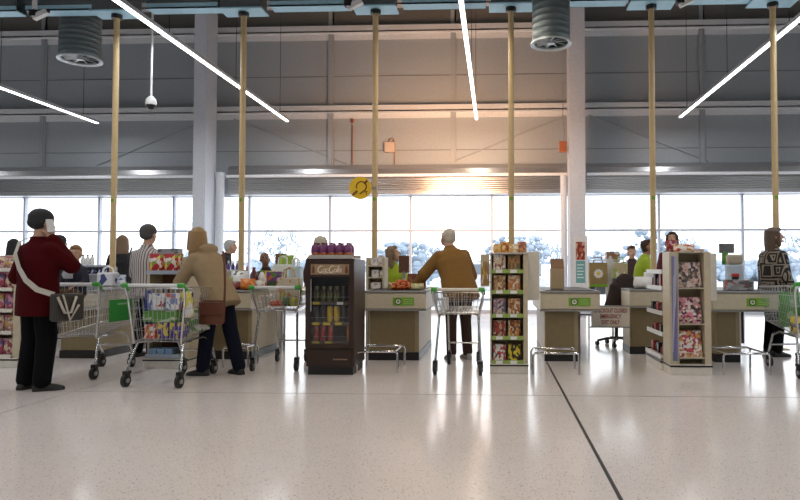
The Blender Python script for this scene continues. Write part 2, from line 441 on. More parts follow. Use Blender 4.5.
for k, px in enumerate((-5.830, -3.842, -1.814, 0.230, 2.308, 4.077)):
    lab = 'tall buff service pole rising to the trays, ' + NTH[k]
    if pole0 is None:
        pole0 = thing('service_pole', lab, 'pole', (px, PY, 0), 0, 'service poles at the tills')
        MB().cyl((0, 0, .01), (0, 0, TZ - 0.020), .043, n=16).build('shaft', POLE, pole0, smooth=40)
        MB().box(-.12, -.12, 0, .12, .12, .012).build('base_plate', POLE, pole0)
        o = MB().box(-.30, -.155, TZ - 0.020, .30, .155, TZ + 0.220, 1).box(-.33, -.17, TZ - 0.040, .33, .17, TZ - 0.018, 0).build('tray_box', [TRAY, TRAYD], pole0)
        MB().cyl((0, 0, TZ - 0.100), (0, 0, TZ - 0.039), .08, n=16).build('collar', BLACK, pole0, smooth=40)
        MB().cyl((0, -.0425, 2.20), (0, -.046, 2.20), .028, n=14).build('lane_sticker', GREEN, pole0)
    else: dup(pole0, (px, PY, 0), None, lab)

DUCT = mat('duct_zinc', (.17, .21, .22), .38, .5); DUCTR = mat('duct_rim', (.50, .55, .57), .35, .4)
def duct(loc, r, label, top):
    t = thing('air_duct', label, 'air duct', loc, 0, 'round air ducts')
    prof = [(r, 0)]
    z = 0
    while z < top: prof += [(r, z + .06), (r * 1.008, z + .066), (r * 1.008, z + .074), (r, z + .08)]; z += .085
    me = MB().rings([[Vector((a * math.cos(2 * PI * i / 36), a * math.sin(2 * PI * i / 36), q)) for i in range(36)] for a, q in prof], caps=False)
    me.build('duct_body', DUCT, t, smooth=25)
    MB().rings([[Vector((a * math.cos(2 * PI * i / 36), a * math.sin(2 * PI * i / 36), q)) for i in range(36)] for a, q in ((r * .9, .005), (r * 1.09, -.012), (r * 1.09, .012), (r * .9, .03))], closed=True).build('rim', DUCTR, t)
    for k in range(10):
        a = 2 * PI * k / 10; M = Matrix.Rotation(a, 4, 'Z') @ Matrix.Rotation(R(38), 4, 'X')
        MB().box(.05, -.045, -.004, r * .9, .045, .004, M=Matrix.Translation((0, 0, .05)) @ M).build('vane', DUCTR, t)
    MB().cyl((0, 0, .0), (0, 0, .1), .05).build('hub', DUCTR, t)
duct((-6.941, 10.3, 4.647), .312, 'grey spiral air duct with vaned outlet hanging at upper left', 4.6)
duct((0.757, 8.7, 4.233), .257, 'grey spiral air duct with vaned outlet hanging left of the right column', 4.4)

TUBE = mat('lamp_tube', (1.0, .98, .95), .3, emit=5.0); LHOUSE = mat('lamp_housing', (.55, .57, .6), .4)
for k, x in enumerate(STRIP_X):
    t = thing('strip_light', 'long suspended white strip light, ' + ['far left, outside the view', 'short run seen at the far left edge', 'long run crossing in front of the left column', 'centre run almost pointing at the viewer', 'run slanting in from the top right corner', 'far right, outside the view'][k], 'strip light', (x, 0, 0), 0, 'strip lights')
    MB().prism([(-.03, 4.885), (.03, 4.885), (.038, 4.82), (-.038, 4.82)], 'y', -5.5, 15.6).build('housing', LHOUSE, t)
    for q in range(14):
        y = 15.55 - 1.5 * q
        MB().box(-.03, y - 1.46, 4.797, .03, y, 4.821).build('lamp_tube', TUBE, t)
    w = MB()
    for q in range(8): w.cyl((0, 15.0 - q * 2.6, 4.88), (0, 15.0 - q * 2.6, 9.19), .006, n=5)
    w.build('suspension_wire', DARK, t)
t = thing('dome_camera', 'dark dome camera on a white drop rod left of the left column', 'camera', (-5.492, 9.9, 3.770))
MB().cyl((0, 0, .08), (0, 0, 5.4), .018, n=8).build('drop_rod', WHITE, t)
MB().lathe([(.03, .14), (.075, .09), (.085, .03), (.08, .0)], n=16).build('housing', WHITE, t, smooth=50)
MB().ell((0, 0, 0), (.075, .075, .075)).build('dome', BLACK, t, smooth=60)
def bullet(loc, lab):
    t = thing('security_camera', lab, 'camera', loc, 0, 'cameras under the cable trays')
    MB().cyl((0, 0, .06), (0, 0, .62), .035, n=8).build('bracket', WHITE, t)
    MB().box(-.06, -.05, 0, .05, .05, .10).build('mount', BLACK, t, bevel=.01)
    M = Matrix.Rotation(R(-25), 4, 'Y')
    MB().box(-.02, -.045, -.05, .22, .045, .03, M=M).build('camera_body', WHITE, t, bevel=.012)
    MB().cyl(M @ Vector((.215, 0, -.01)), M @ Vector((.235, 0, -.01)), .03).build('lens', BLACK, t)
bullet((-6.916, 9.2, 4.939), 'white security camera hanging under the tray at far left')
bullet((-2.158, 9.2, 5.004), 'white security camera hanging left of the third pole')
bullet((2.649, 9.2, 4.960), 'white security camera hanging between the two right poles')

# round yellow hearing-loop sign on the third pole
t = thing('round_sign', 'round yellow sign with a brown ear symbol on the third pole', 'sign', (-2.019, 9.44, 2.365))
MB().cyl((0, .008, 0), (0, -.008, 0), .168, n=40).build('disc', YELLOW, t, smooth=40)
BR = mat('symbol_brown', (.16, .05, .01), .5)
ar = [(.075 * math.cos(a) + .015, -.011, .075 * math.sin(a) + .02) for a in [R(200 - i * 20) for i in range(13)]]
MB().tube(ar + [(.01, -.011, -.075), (-.01, -.011, -.09)], .010, 5).build('ear_symbol', BR, t)
for sl_ in (((-.115, -.011, -.105), (-.045, -.011, -.045)), ((.055, -.011, .065), (.105, -.011, .11))): MB().tube(sl_, .016, 5).build('slash', BR, t)
text_mesh('T', .085, BR, t, (.09, -.0095, -.085), (R(90), 0, 0), 'letter', .001)
MB().box(.15, .009, -.02, .235, .02, .02).build('bracket', GREY, t)

# small things on the upper wall
t = thing('wall_device', 'beige control box with bent conduit on the wall right of the third pole', 'control box', (-2.754, 16.5, 4.335))
MB().box(-.13, -.14, -.16, .13, 0, .10).build('box', mat('device_beige', (.60, .48, .40), .5), t, bevel=.015)
MB().tube([(-.02, -.07, .10), (.02, -.07, .2), (.10, -.06, .2), (.13, -.05, .08), (.13, -.05, -.5)], .015).build('conduit', mat('conduit_brown', (.40, .24, .16), .5), t)
t = thing('alarm_cable', 'thin red brown vertical cable on wall above the yellow sign', 'cable', (-3.743, 16.46, 4.448))
MB().cyl((0, 0, -.62), (0, 0, .45), .014, n=6).build('cable', mat('cable_red', (.28, .07, .03), .5), t)
MB().box(-.03, -.04, .52, .03, .04, .62).build('junction', mat('cable_red', (.28, .07, .03), .5), t)
t = thing('alarm_sounder', 'small dark red sounder on the left side of the left column', 'alarm', (-7.463-.012, 15.7, 4.198))
MB().cyl((-.06, 0, .07), (.06, 0, .07), .08).build('sounder', mat('sounder_red', (.10, .03, .03), .4), t)
MB().box(-.06, -.05, -.2, .0, .05, -.02).build('back_box', BLACK, t)
t = thing('alarm_box', 'orange brown box on the left side of the right column', 'alarm', (1.768-.115, 15.6, 4.125))
MB().box(-.11, -.07, -.13, .07, .07, .13).build('box', mat('alarm_orange', (.45, .14, .06), .45), t, bevel=.01)
MB().tube([(0, 0, .13), (.02, 0, .4), (-.02, 0, .7), (.0, 0, 1.6)], .012).build('cable', GREY, t)

# poster frame on the foot of the right column
t = thing('poster', 'tall poster with red food picture above teal panel on the right column', 'poster', (2.015, 15.385, 1.316))
MB().box(-.17, -.012, -.62, .17, .012, .62).build('frame', WHITE, t)
MB().box(-.11, -.016, .05, .11, -.0122, .48).build('picture', pack('food_print', [(.20, .02, .01), (.45, .10, .05), (.60, .40, .30), (.12, .04, .02)], 5), t)
MB().box(-.11, -.016, -.50, .11, -.0122, .03).build('text_panel', mat('teal_panel', (.16, .38, .38), .5), t)
tl_ = MB()
for q in range(5): tl_.box(-.08, -.0175, -.08 - q * .075, .08 - .03 * (q % 2), -.0162, -.06 - q * .075)
tl_.build('text_lines', PAPER, t)

# ------------------------------------------------------------------ checkout counters
LG = GREEN
def counter(x, y, label, w=.74, L=1.65, sym=True, left=.06, right=.10, belt_m=None):
    t = thing('checkout_counter', label, 'checkout', (x, y, 0), 0, 'checkout counters')
    MB().box(left, .10, .10, w - right, L, .64).build('body', BODY, t, bevel=.006)
    MB().box(left + .02, .092, .12, w - right - .05, .1, .63).build('front_panel', TAN, t)
    MB().box(left - .004, .09, 0, w - right + .004, L, .10).build('plinth', BLACK, t)
    MB().prism([(0, .66), (.03, .645), (L, .645), (L, .86), (.012, .86), (0, .84)], 'x', 0, w).build('hood', CREAM_L, t, bevel=.008)
    MB().box(-.006, -.012, .862, w + .006, L, .885).build('edge_trim', GREY, t, bevel=.006)
    MB().box(-.004, -.008, .632, w + .004, L - .01, .648).build('lower_trim', GREY, t, bevel=.004)
    MB().box(.07, .06, .8851, w - .07, L - .1, .892).build('belt', BLACK, t)
    if sym:
        g = MB().box(w / 2 - .02, -.007, .70, w / 2 + .25, -.001, .80).build('lane_label', LG, t)
        MB().cyl((w / 2 + .05, -.0075, .75), (w / 2 + .05, -.0105, .75), .042, n=24).build('ring', BLACK, g)
        MB().cyl((w / 2 + .05, -.011, .75), (w / 2 + .05, -.013, .75), .031, n=24).build('disc', PAPER, g)
        MB().box(w / 2 + .035, -.0155, .738, w / 2 + .065, -.0132, .758).cyl((w / 2 + .05, -.0155, .762), (w / 2 + .05, -.0132, .762), .011, n=10).build('padlock', LG, g)
        q = MB()
        for z in (.775, .75, .725): q.box(w / 2 + .115, -.0095, z - .005, w / 2 + .235, -.0072, z + .005)
        q.build('text_lines', mat('label_text_green', (.36, .58, .18), .5), g)
    return t
CY = 8.03
counter(-1.679, CY, 'cream checkout counter with green lane label just right of the drinks cooler', w=.80)
counter(0.552, CY, 'cream checkout counter with green lane label right of the magazine stand, empty belt', w=.74, right=.26)
cd = counter(2.668, CY, 'cream checkout counter with green lane label right of the tall white panel', w=.86, right=.50)
MB().box(.40, .75, .16, .66, 1.6, .64).build('dark_under_box', BLACK, cd)  # plain dark box under the hood, beside and behind the body
MB().box(.362, .10, .10, .378, .13, .64).build('corner_strip', WHITE, cd)
counter(-3.896, CY, 'cream checkout counter piled with groceries behind the woman in beige coat', w=.78, right=.02, sym=False, L=1.22)
counter(-5.729, CY, 'cream checkout counter of the lane behind the phone caller', w=.60, right=.0, sym=False)
counter(1.802, 8.75, 'cream checkout counter end beside the black coat on the chair', w=.80, left=.02, right=.02, sym=False, L=.58)
# tall white side screens at two tills
t = MB().box(0, 0, .80, .145, .02, 1.36).build('side_screen', OFFW, None, bevel=.004, loc=(0.355+.002, 7.42, 0))
tag(t, 'tall white blank side screen fixed right of the magazine stand', 'panel')
t = MB().box(0, 0, .80, .145, .02, 1.34).build('side_screen', OFFW, None, bevel=.004, loc=(2.361+.002, 7.40, 0))
tag(t, 'tall white blank side screen fixed right of the gondola', 'panel')

# low chrome rails standing in front of the counters
rail0 = None
for k, (x, y, w, d, lab) in enumerate(((-1.562, 7.15, .46, .55, 'right of the drinks cooler'), (0.409, 7.1, .50, .42, 'at the empty belt counter'), (2.488, 7.16, .50, .55, 'before the counter at right'), (-3.218, 7.45, .3, .3, 'beside the woman in beige coat'))):
    lb = 'low tubular chrome guard rail on the floor ' + lab
    t = thing('guard_rail', lb, 'rail', (x, y, 0), 0, 'low chrome guard rails')
    h = .235
    MB().tube([(0, 0, 0), (0, 0, h - .03), (.02, 0, h), (w - .02, 0, h), (w, 0, h - .03), (w, 0, 0)], .013, 8).build('front_bar', CHROME, t, smooth=50)
    MB().tube([(0, d, 0), (0, d, h - .03), (.02, d, h), (w - .02, d, h), (w, d, h - .03), (w, d, 0)], .013, 8).build('rear_bar', CHROME, t, smooth=50)
    for q in (.03, w - .03): MB().tube([(q, 0, h), (q, d, h)], .011, 8).build('cross_bar', CHROME, t, smooth=50)

# closed-lane gate with its sign
t = thing('lane_gate', 'cream sign board on a rail reading checkout closed emergency exit only', 'gate', (1.535, 8.7, 0.520))
MB().box(-.255, -.012, -.135, .255, .012, .135).build('sign_board', mat('sign_cream', (.78, .73, .65), .5), t, bevel=.004)
MB().box(-.275, -.02, -.15, .275, .015, -.135).box(-.275, -.02, .135, .275, .015, .148).build('sign_frame', GREY, t)
MB().tube([(-.42, .03, .02), (.26, .03, .02)], .014).build('gate_bar', CHROME, t)
MB().box(-.44, .0, -0.520, -.40, .06, .06).build('post', GREY, t)
SR = mat('sign_red', (.26, .012, .015), .5)
for q, (tx, wd) in enumerate((('CHECKOUT CLOSED', .44), ('EMERGENCY', .28), ('EXIT ONLY', .24))):
    text_mesh(tx, .075, SR, t, (0, -.0135, .078 - q * .078), (R(90), 0, 0), 'lettering', .001, wd)

# ------------------------------------------------------------------ trolleys
def trolley(loc, rz, label, wr=.60, wf=.46, L=.95, zt=.98, zb=.44, h=1.0, seat=True, cream=False, dz=.10):
    t = thing('shopping_trolley', label, 'trolley', loc, rz, 'shopping trolleys')
    def q(u, v, w):   # u across -1..1, v along 0..1, w up 0..1
        zb_ = zb + dz * v; zt_ = zt - .03 * v
        hw = (wr + (wf - wr) * v) / 2 * (.80 + .20 * w)
        y = (.06 - .04 * w) + (L - (.06 - .04 * w) - .08 * (1 - w)) * v
        return (u * hw, y, zb_ + (zt_ - zb_) * w)
    b = MB()
    nz = max(3, int((zt - zb) / .10))
    for i in range(nz + 1):
        w = i / nz; r = .0075 if i in (0, nz) else .0032
        b.tube([q(-1, 0, w), q(-1, 1, w), q(1, 1, w), q(1, 0, w)], r, 5, closed=True)
    for i in range(1, 20):
        v = i / 20
        for u in (-1, 1): b.tube([q(u, v, 0), q(u, v, 1)], .0021, 4)
    for i in range(0, 13):
        u = -1 + i / 6
        b.tube([q(u, 0, 0), q(u, 0, 1)], .0034 if 0 < i < 12 else .007, 4); b.tube([q(u, 1, 0), q(u, 1, 1)], .0022, 4)
        b.tube([q(u, 0, 0), q(u, 1, 0)], .0022, 4)
    for i in range(1, 8): b.tube([q(-1, i / 8, 0), q(1, i / 8, 0)], .0022, 4)
    b.build('basket', WIRE, t, smooth=60)
    hd = MB().cyl((-wr / 2 + .05, -.03, h), (wr / 2 - .05, -.03, h), .017).build('handle', OFFW if cream else WHITE, t, smooth=40)
    for sg in (-1, 1):
        MB().cyl((sg * (wr / 2 - .05), -.03, h), (sg * (wr / 2 + .015), -.03, h), .024).tube([(sg * wr / 2, -.03, h), (sg * wr / 2, .03, h - .05)], .02, 8).build('grip_cap', CAPG, hd, smooth=40)
        f = MB()
        f.tube([(sg * wr / 2, -.02, h - .02), (sg * wr / 2 * .97, .02, zt - .1), (sg * wr / 2 * .80, .05, zb - .015), (sg * .19, .34, zb - .02)], .012, 8)
        f.tube([(sg * wr / 2 * .78, .1, zb - .015), (sg * (wr / 2 - .035), .02, .24), (sg * (wr / 2 - .03), .0, .15)], .013, 8)
        f.tube([(sg * .19, .20, zb - .02), (sg * .2, .55, zb - .0), (sg * .19, .72, zb - .05), (sg * .18, L - .12, .2), (sg * .18, L - .1, .15)], .013, 8)
        f.build('side_frame', CHROME, t, smooth=50)
    MB().tube([(-.19, .45, zb - .01), (.19, .45, zb - .01)], .011, 6).build('cross_tube', CHROME, t, smooth=50)
    MB().tube([(-.185, L - .18, .27), (.185, L - .18, .27)], .011, 6).build('cross_tube', CHROME, t, smooth=50)
    for sg in (-1, 1):
        for yy, hw in ((0, wr / 2 - .03), (L - .1, .18)):
            c = MB().box(sg * hw - .024, yy - .045, .125, sg * hw + .024, yy + .03, .155).box(sg * hw - .026, yy - .04, .05, sg * hw - .019, yy + .01, .13).box(sg * hw + .019, yy - .04, .05, sg * hw + .026, yy + .01, .13).build('caster', BLACK, t)
            o = MB().cyl((sg * hw - .016, yy - .025, .063), (sg * hw + .016, yy - .025, .063), .063, n=20).build('wheel', RUBBER, c, smooth=40)
            MB().cyl((sg * hw - .028, yy - .025, .063), (sg * hw + .028, yy - .025, .063), .024, n=12).build('hub', GREY, c)
    if seat:
        MB().box(-wr / 2 * .72, .085, zt - .24, wr / 2 * .72, .10, zt - .06).build('child_seat_flap', GREY if not cream else CREAM_L, t, bevel=.004) if seat == 'flap' else None
        s_ = MB()
        for i in range(9):
            u = -.75 + i * .1875; s_.tube([q(u, .22, .55), (q(u, .26, 1)[0], q(u, .26, 1)[1], zt - .03)], .003, 4)
        s_.tube([q(-.85, .22, .55), q(.85, .22, .55), q(.85, .26, .97), q(-.85, .26, .97)], .004, 5, closed=True)
        s_.build('child_seat', WIRE, t)
    return t
T1 = trolley((-4.50, 6.62, 0), 0, 'chrome trolley with a toddler, pushed by the phone caller')
o2 = MB().box(.285, .20, .58, .292, .64, .82).build('placard', mat('placard_green', (.03, .30, .05), .5), T1)
MB().box(.2925, .34, .76, .2935, .52, .78).build('placard_text', mat('placard_text', (.30, .50, .32), .5), o2)
T2 = trolley((-3.368, 6.20, 0), R(-4), 'full chrome trolley of boxed groceries beside the woman in beige coat', wr=.62)
T3 = trolley((-2.524, 7.25, 0), R(3), 'shallow chrome trolley holding a printed tote bag left of the cooler', wr=.56, wf=.46, L=.85, zt=.92, zb=.68, h=.95, seat=False, dz=.04)
T4 = trolley((-0.418, 7.05, 0), R(-2), 'shallow chrome trolley behind the stooping old man', wr=.56, wf=.46, L=.88, zt=.90, zb=.66, h=.935, seat=False, cream=True, dz=.04)
T5 = trolley((3.491, 7.0, 0), R(4), 'chrome trolley with green bags cut by the right edge of the photo', wr=.62)

# ------------------------------------------------------------------ drinks cooler
FX0, FX1, FY = -2.084, -1.548, 6.93
fw = FX1 - FX0
t = thing('drinks_cooler', 'dark brown glass-door drinks cooler standing left of the first labelled counter', 'cooler', (FX0, FY, 0))
MB().box(.0, .045, .09, .035, .60, 1.27).box(fw - .035, .045, .09, fw, .60, 1.27).box(.035, .56, .09, fw - .035, .60, 1.27).box(.035, .045, .09, fw - .035, .56, .30).box(.035, .045, 1.18, fw - .035, .56, 1.27).build('cabinet', STEELB, t, bevel=.005)
MB().box(.035, .555, .30, fw - .035, .559, 1.18).build('back_liner', mat('cooler_liner', (.16, .10, .07), .4), t)
MB().box(.02, .06, 0, fw - .02, .58, .09).build('plinth', BLACK, t)
MB().box(.03, .035, .115, fw - .03, .046, .28).build('lower_grille', STEELB, t, bevel=.004)
MB().box(.30, .033, .165, .46, .0348, .178).build('maker_plate', mat('plate_bronze', (.35, .24, .15), .4, .6), t)
d = MB().box(0, 0, .30, .055, .04, 1.26).box(fw - .055, 0, .30, fw, .04, 1.26).box(.055, 0, .30, fw - .055, .04, .345).box(.055, 0, 1.215, fw - .055, .04, 1.26).box(.055, 0, 1.07, fw - .055, .04, 1.10).build('door', STEELB, t, bevel=.004)
MB().box(.055, .014, .345, fw - .055, .019, 1.07).build('door_glass', CGLASS, d)
hp = MB().box(.055, .008, 1.10, fw - .055, .03, 1.215).build('header_panel', mat('header_tan', (.36, .25, .15), .45), d)
MB().cyl((.066, -.012, .70), (.066, -.012, 1.05), .009).build('door_handle', CHROME, d)
# script lettering drawn as pen strokes, and two small bottle emblems
LET = mat('script_cream', (.80, .72, .58), .5)
def pen(pts, r=.0042):
    return MB().tube([(p[0], .0055, p[1]) for p in pts], r, 5)
def arc(cx, cz, rx, rz, a0, a1, n=9): return [(cx + rx * math.cos(R(a0 + (a1 - a0) * i / n)), cz + rz * math.sin(R(a0 + (a1 - a0) * i / n))) for i in range(n + 1)]
sc = MB()
ox, oz = .135, 1.155
def stroke(p, r=.004):
    sc.tube([(ox + a + (b * .25), .0055, oz + b) for a, b in p], r, 5)
for bx in (0.0, .125):
    stroke(arc(bx + .028, .004, .028, .036, 60, 330), .0055)      # capital C
stroke(arc(.074, -.012, .014, .018, 0, 360)); stroke(arc(.104, -.012, .013, .018, 50, 320)); 
stroke(arc(.196, -.012, .014, .018, 0, 360)); stroke([(.214, -.03), (.222, .03), (.228, .03), (.222, -.03), (.232, -.03)]); stroke(arc(.246, -.012, .012, .018, 0, 360)); stroke([(.258, .006), (.259, -.026), (.268, -.03)])
stroke([(.028, -.034), (.08, -.040), (.14, -.034), (.19, -.042)], .003); stroke([(.117, -.012), (.127, -.010)], .004)
stroke([(.153, .04), (.20, .034), (.235, .044)], .003)
sc.build('script_lettering', LET, hp)
be = MB()
for bx in (.085, fw - .085): be.lathe([(.002, -.042), (.014, -.042), (.015, -.01), (.012, 0), (.015, .012), (.007, .03), (.007, .042), (.002, .043)], (bx, .004, 1.157), 10)
be.build('bottle_emblem', mat('emblem_brown', (.18, .05, .02), .4), hp)
shz = (.365, .575, .80)
for z in shz:
    MB().box(.04, .09, z - .006, fw - .04, .55, z).tube([(.04, .085, z + .05), (fw - .04, .085, z + .05)], .003, 5).build('wire_shelf', WIRE, t)
    MB().box(.04, .08, z - .035, fw - .04, .088, z).build('price_rail', mat('price_rail', (.10, .08, .07), .4), t)
for z, xs in ((.365, (.06, .20)), (.575, (.06, .18, .31)), (.80, (.06,))):
    for x in xs: MB().box(x, .074, z - .034, x + .075, .0795, z - .004).build('price_ticket', mat('ticket_yellow', (.72, .58, .04), .5), t)
MB().box(.33, .074, .766, .40, .0795, .796).build('price_ticket', PAPER, t)
MB().box(.02, .03, 1.272, fw - .02, .45, 1.285).box(.02, .03, 1.285, fw - .02, .04, 1.315).box(.02, .44, 1.285, fw - .02, .45, 1.315).build('top_tray', mat('tray_grey', (.45, .42, .40), .4), t)

def lathe_thing(name, label, cat, loc, prof, m, group=None, parts=(), n=14):
    t = thing(name, label, cat, loc, 0, group)
    MB().lathe(prof, n=n).build('body', m, t, smooth=45)
    for pn, pp, pm in parts: MB().lathe(pp, n=n).build(pn, pm, t, smooth=45)
    return t
def canprof(h, r): return [(.002, 0), (r * .8, 0), (r, .012), (r, h - .015), (r * .82, h), (r * .8, h - .004), (.002, h - .004)]
cang = mat('can_dark', (.06, .05, .04), .3, .3); cangr = pack('can_green_print', [(.10, .13, .03), (.28, .26, .10), (.05, .04, .03)], 3); cany = pack('can_yellow_print', [(.80, .58, .04), (.75, .50, .03), (.60, .42, .05)], 2); canr = pack('can_red_print', [(.50, .05, .03), (.40, .04, .03), (.62, .20, .12)], 2)
SILV = mat('can_silver', (.72, .72, .70), .3, .8)
def can(x, z, m, lab, h=.165, r=.031):
    return lathe_thing('drink_can', lab, 'can', (FX0 + x, FY + .14, z + .001), canprof(h, r), m, 'cans in the cooler', [('lid', [(.002, h - .004), (r * .8, h - .004), (r * .8, h + .002), (.002, h + .001)], SILV)])
pos = ['leftmost', 'second from left', 'third from left', 'fourth from left', 'fifth from left', 'rightmost']
for k in range(6): can(.085 + k * .076, .80, cangr if k < 4 else cang, 'dark drink can on the top shelf of the cooler, %s of six' % pos[k])
for k in range(6):
    y = k in (2, 3)
    can(.085 + k * .076, .575, cany if y else cang, ('yellow drink can on the middle cooler shelf, %s yellow one' % ('left' if k == 2 else 'right')) if y else 'dark drink can on the middle shelf of the cooler, %s of six' % pos[k], .17)
for k, x in enumerate((.085, .16, .245, .455)):
    can(x, .365, canr if k < 3 else pack('can_orange_print', [(.60, .28, .08), (.50, .2, .06)], 2), ['red drink can at left end of the bottom cooler shelf', 'slim red drink can second on the bottom cooler shelf', 'wider red drink can third on the bottom cooler shelf', 'orange can alone at right end of the bottom cooler shelf'][k], .20, .033 if k == 2 else .029)
# purple sweet tubs on the cooler
TUBP = mat('sweet_purple', (.17, .04, .15), .28); TUBO = pack('sweet_orange_print', [(.62, .22, .03), (.75, .35, .05), (.35, .08, .05)], 3); CAPP = mat('sweet_red', (.20, .03, .04), .35)
for r_ in range(2):
    for k in range(5):
        lathe_thing('sweet_jar', 'purple topped orange sweet pack on the cooler, %s row, %s of five' % (['front', 'rear'][r_], ['leftmost', 'second', 'middle', 'fourth', 'rightmost'][k]), 'sweets', (FX0 + .075 + k * .092, FY + .10 + r_ * .13, 1.286),
                    [(.002, 0), (.036, 0), (.042, .01), (.042, .055), (.002, .056)], TUBO, 'sweet packs on the cooler', [('purple_sleeve', [(.002, .056), (.043, .056), (.045, .08), (.040, .125), (.026, .145), (.002, .147)], TUBP), ('twist_top', [(.002, .147), (.014, .147), (.024, .165), (.002, .166)], CAPP)])

# ------------------------------------------------------------------ display stands
BAGT = pack('tag_print', [(.80, .80, .76), (.80, .80, .76), (.45, .55, .25)], 2)
STRIP = mat('shelf_strip_green', (.30, .42, .10), .5)
def stand(name, label, x0, x1, y, d, h, tiers, post=.05, back=CREAM, strip=None, cat='display stand', tick=True):
    t = thing(name, label, cat, (x0, y, 0)); w = x1 - x0
    MB().box(0, .012, 0, w, d, .11).build('plinth', OFFW, t, bevel=.004)
    MB().box(-.003, .006, .085, w + .003, d, .10).build('bumper_strip', BLACK, t)
    MB().box(0, d - .02, .11, w, d, h).build('back_panel', back, t)
    MB().box(0, .10, .11, .018, d - .02, h).build('side_panel', CREAM, t)
    MB().box(w - post, .05, .11, w, d - .02, h).build('side_panel', CREAM, t)
    for z in tiers:
        s = MB().box(.02, .03, z - .018, w - post, d - .02, z).build('shelf', CREAM, t)
        MB().box(.02, .018, z - .032, w - post, .03, z + .012).build('price_strip', strip or OFFW, s)
        if tick:
            for q in (.12, .55): MB().box(.02 + q * (w - post), .014, z - .028, .02 + q * (w - post) + .075, .0175, z + .008).build('price_ticket', PAPER, s)
    return t
def boxgood(name, label, cat, loc, w, h, d, m, tilt=0, rz=0, group=None, spine=None, bev=.003):
    o = MB().box(-w / 2, -d / 2, 0, w / 2, d / 2, h).build(name, m, None, bevel=bev, loc=loc, rot=(tilt, 0, rz))
    return tag(o, label, cat, group)
MX0, MX1, MY = -0.066, 0.355, 7.12
tz = (.137, .405, .652, .914, 1.145)
MST = stand('magazine_stand', 'cream five-tier display stand of boxed titles beside the empty belt counter', MX0, MX1, MY, .42, 1.33, tz, strip=STRIP)
tn = ['bottom', 'second lowest', 'middle', 'second highest', 'top']
prints = [[(.75, .75, .72), (.50, .05, .05), (.1, .1, .1)], [(.02, .02, .02), (.75, .6, .03), (.02, .02, .02), (.7, .55, .05)], [(.35, .05, .03), (.12, .03, .02), (.55, .4, .3)], [(.55, .25, .05), (.7, .6, .4), (.2, .05, .03)],
          [(.35, .2, .3), (.6, .5, .4), (.1, .1, .2)], [(.55, .25, .08), (.3, .12, .05), (.75, .6, .45)], [(.5, .3, .12), (.25, .1, .05), (.7, .55, .35)], [(.62, .4, .25), (.55, .2, .05), (.8, .7, .6)], [(.8, .75, .68), (.35, .15, .12), (.7, .55, .4)], [(.30, .22, .10), (.5, .2, .06), (.15, .12, .05)]]
looks = ['white and red', 'black and yellow', 'dark red', 'orange', 'purple and beige', 'orange brown', 'brown', 'pale orange', 'white and brown', 'olive brown']
for k in range(10):
    r_, c_ = divmod(k, 2)
    m = pack('boxed_title_%d' % k, prints[k], 6, seed=k)
    boxgood('boxed_title', '%s boxed title on the %s tier of the stand, %s side' % (looks[k], tn[r_], ['left', 'right'][c_]), 'box', (MX0 + .105 + c_ * .165, MY + .10, tz[r_] + .001), .135, .175, .03, m, tilt=R(-8), group='boxed titles on the stand')
    boxgood('boxed_title', '%s boxed title standing behind its twin, %s tier, %s side' % (looks[k], tn[r_], ['left', 'right'][c_]), 'box', (MX0 + .105 + c_ * .165, MY + .15, tz[r_] + .001), .135, .175, .03, m, tilt=R(-8), group='boxed titles on the stand')
# side clip rack
t = thing('clip_rack', 'narrow side rack holding a daisy packet left of the magazine stand', 'rack', (-0.126, 7.36, 0))
MB().box(-.05, .0, .96, .05, .02, 1.33).box(-.05, -.03, .96, .05, 0, .975).box(.05, 0, 1.0, .085, .015, 1.02).box(.05, 0, 1.25, .085, .015, 1.27).build('rack_plate', CREAM, t)
boxgood('seed_packet', 'brown packet with white daisy in the side rack', 'packet', (-0.126, 7.345, .976), .08, .27, .012, pack('daisy_print', [(.40, .26, .12), (.35, .2, .08), (.75, .7, .55), (.6, .4, .05)], 4))
def pouch(name, label, cat, loc, w, h, d, m, rz=0, group=None, lean=0):
    rs = []
    for z, a, b in ((0, .78, .5), (.06, .92, .9), (.3, 1.0, 1.0), (.6, .98, .85), (.85, .95, .4), (.95, .98, .10), (1.0, 1.0, .06)):
        rs.append(((0, 0, z * h), w / 2 * a, d / 2 * b))
    o = MB().loft(rs, n=16).build(name, m, None, smooth=60, loc=loc, rot=(lean, 0, rz))
    return tag(o, label, cat, group)
# snack bags on top of the stand
sb = [(502, 6, .10), (509, 8, .13), (516, 7, .11), (523, 9, .12)]
cols = [[(.60, .35, .08), (.75, .5, .2)], [(.62, .30, .05), (.8, .65, .3), (.4, .1, .03)], [(.65, .4, .15), (.85, .75, .6)], [(.35, .1, .05), (.6, .3, .12)]]
MB().box(0, .02, 1.331, MX1 - MX0, .42, 1.343).build('stand_top', OFFW, MST)
for k, (px, q, w) in enumerate(sb):
    pouch('snack_bag', ['amber snack bag at left end of the stand top', 'orange snack bag second on the stand top', 'pale orange snack bag third on the stand top', 'dark brown snack bag at right end of the stand top'][k], 'snack bag', (MX0 + .08 + k * .095, MY + .2 + .05 * (k % 2), 1.344), w, .10 + .03 * (k % 2), .06, pack('snack_%d' % k, cols[k], 4, seed=k), rz=.3 * (k - 1.5), group='snack bags on the stand top')

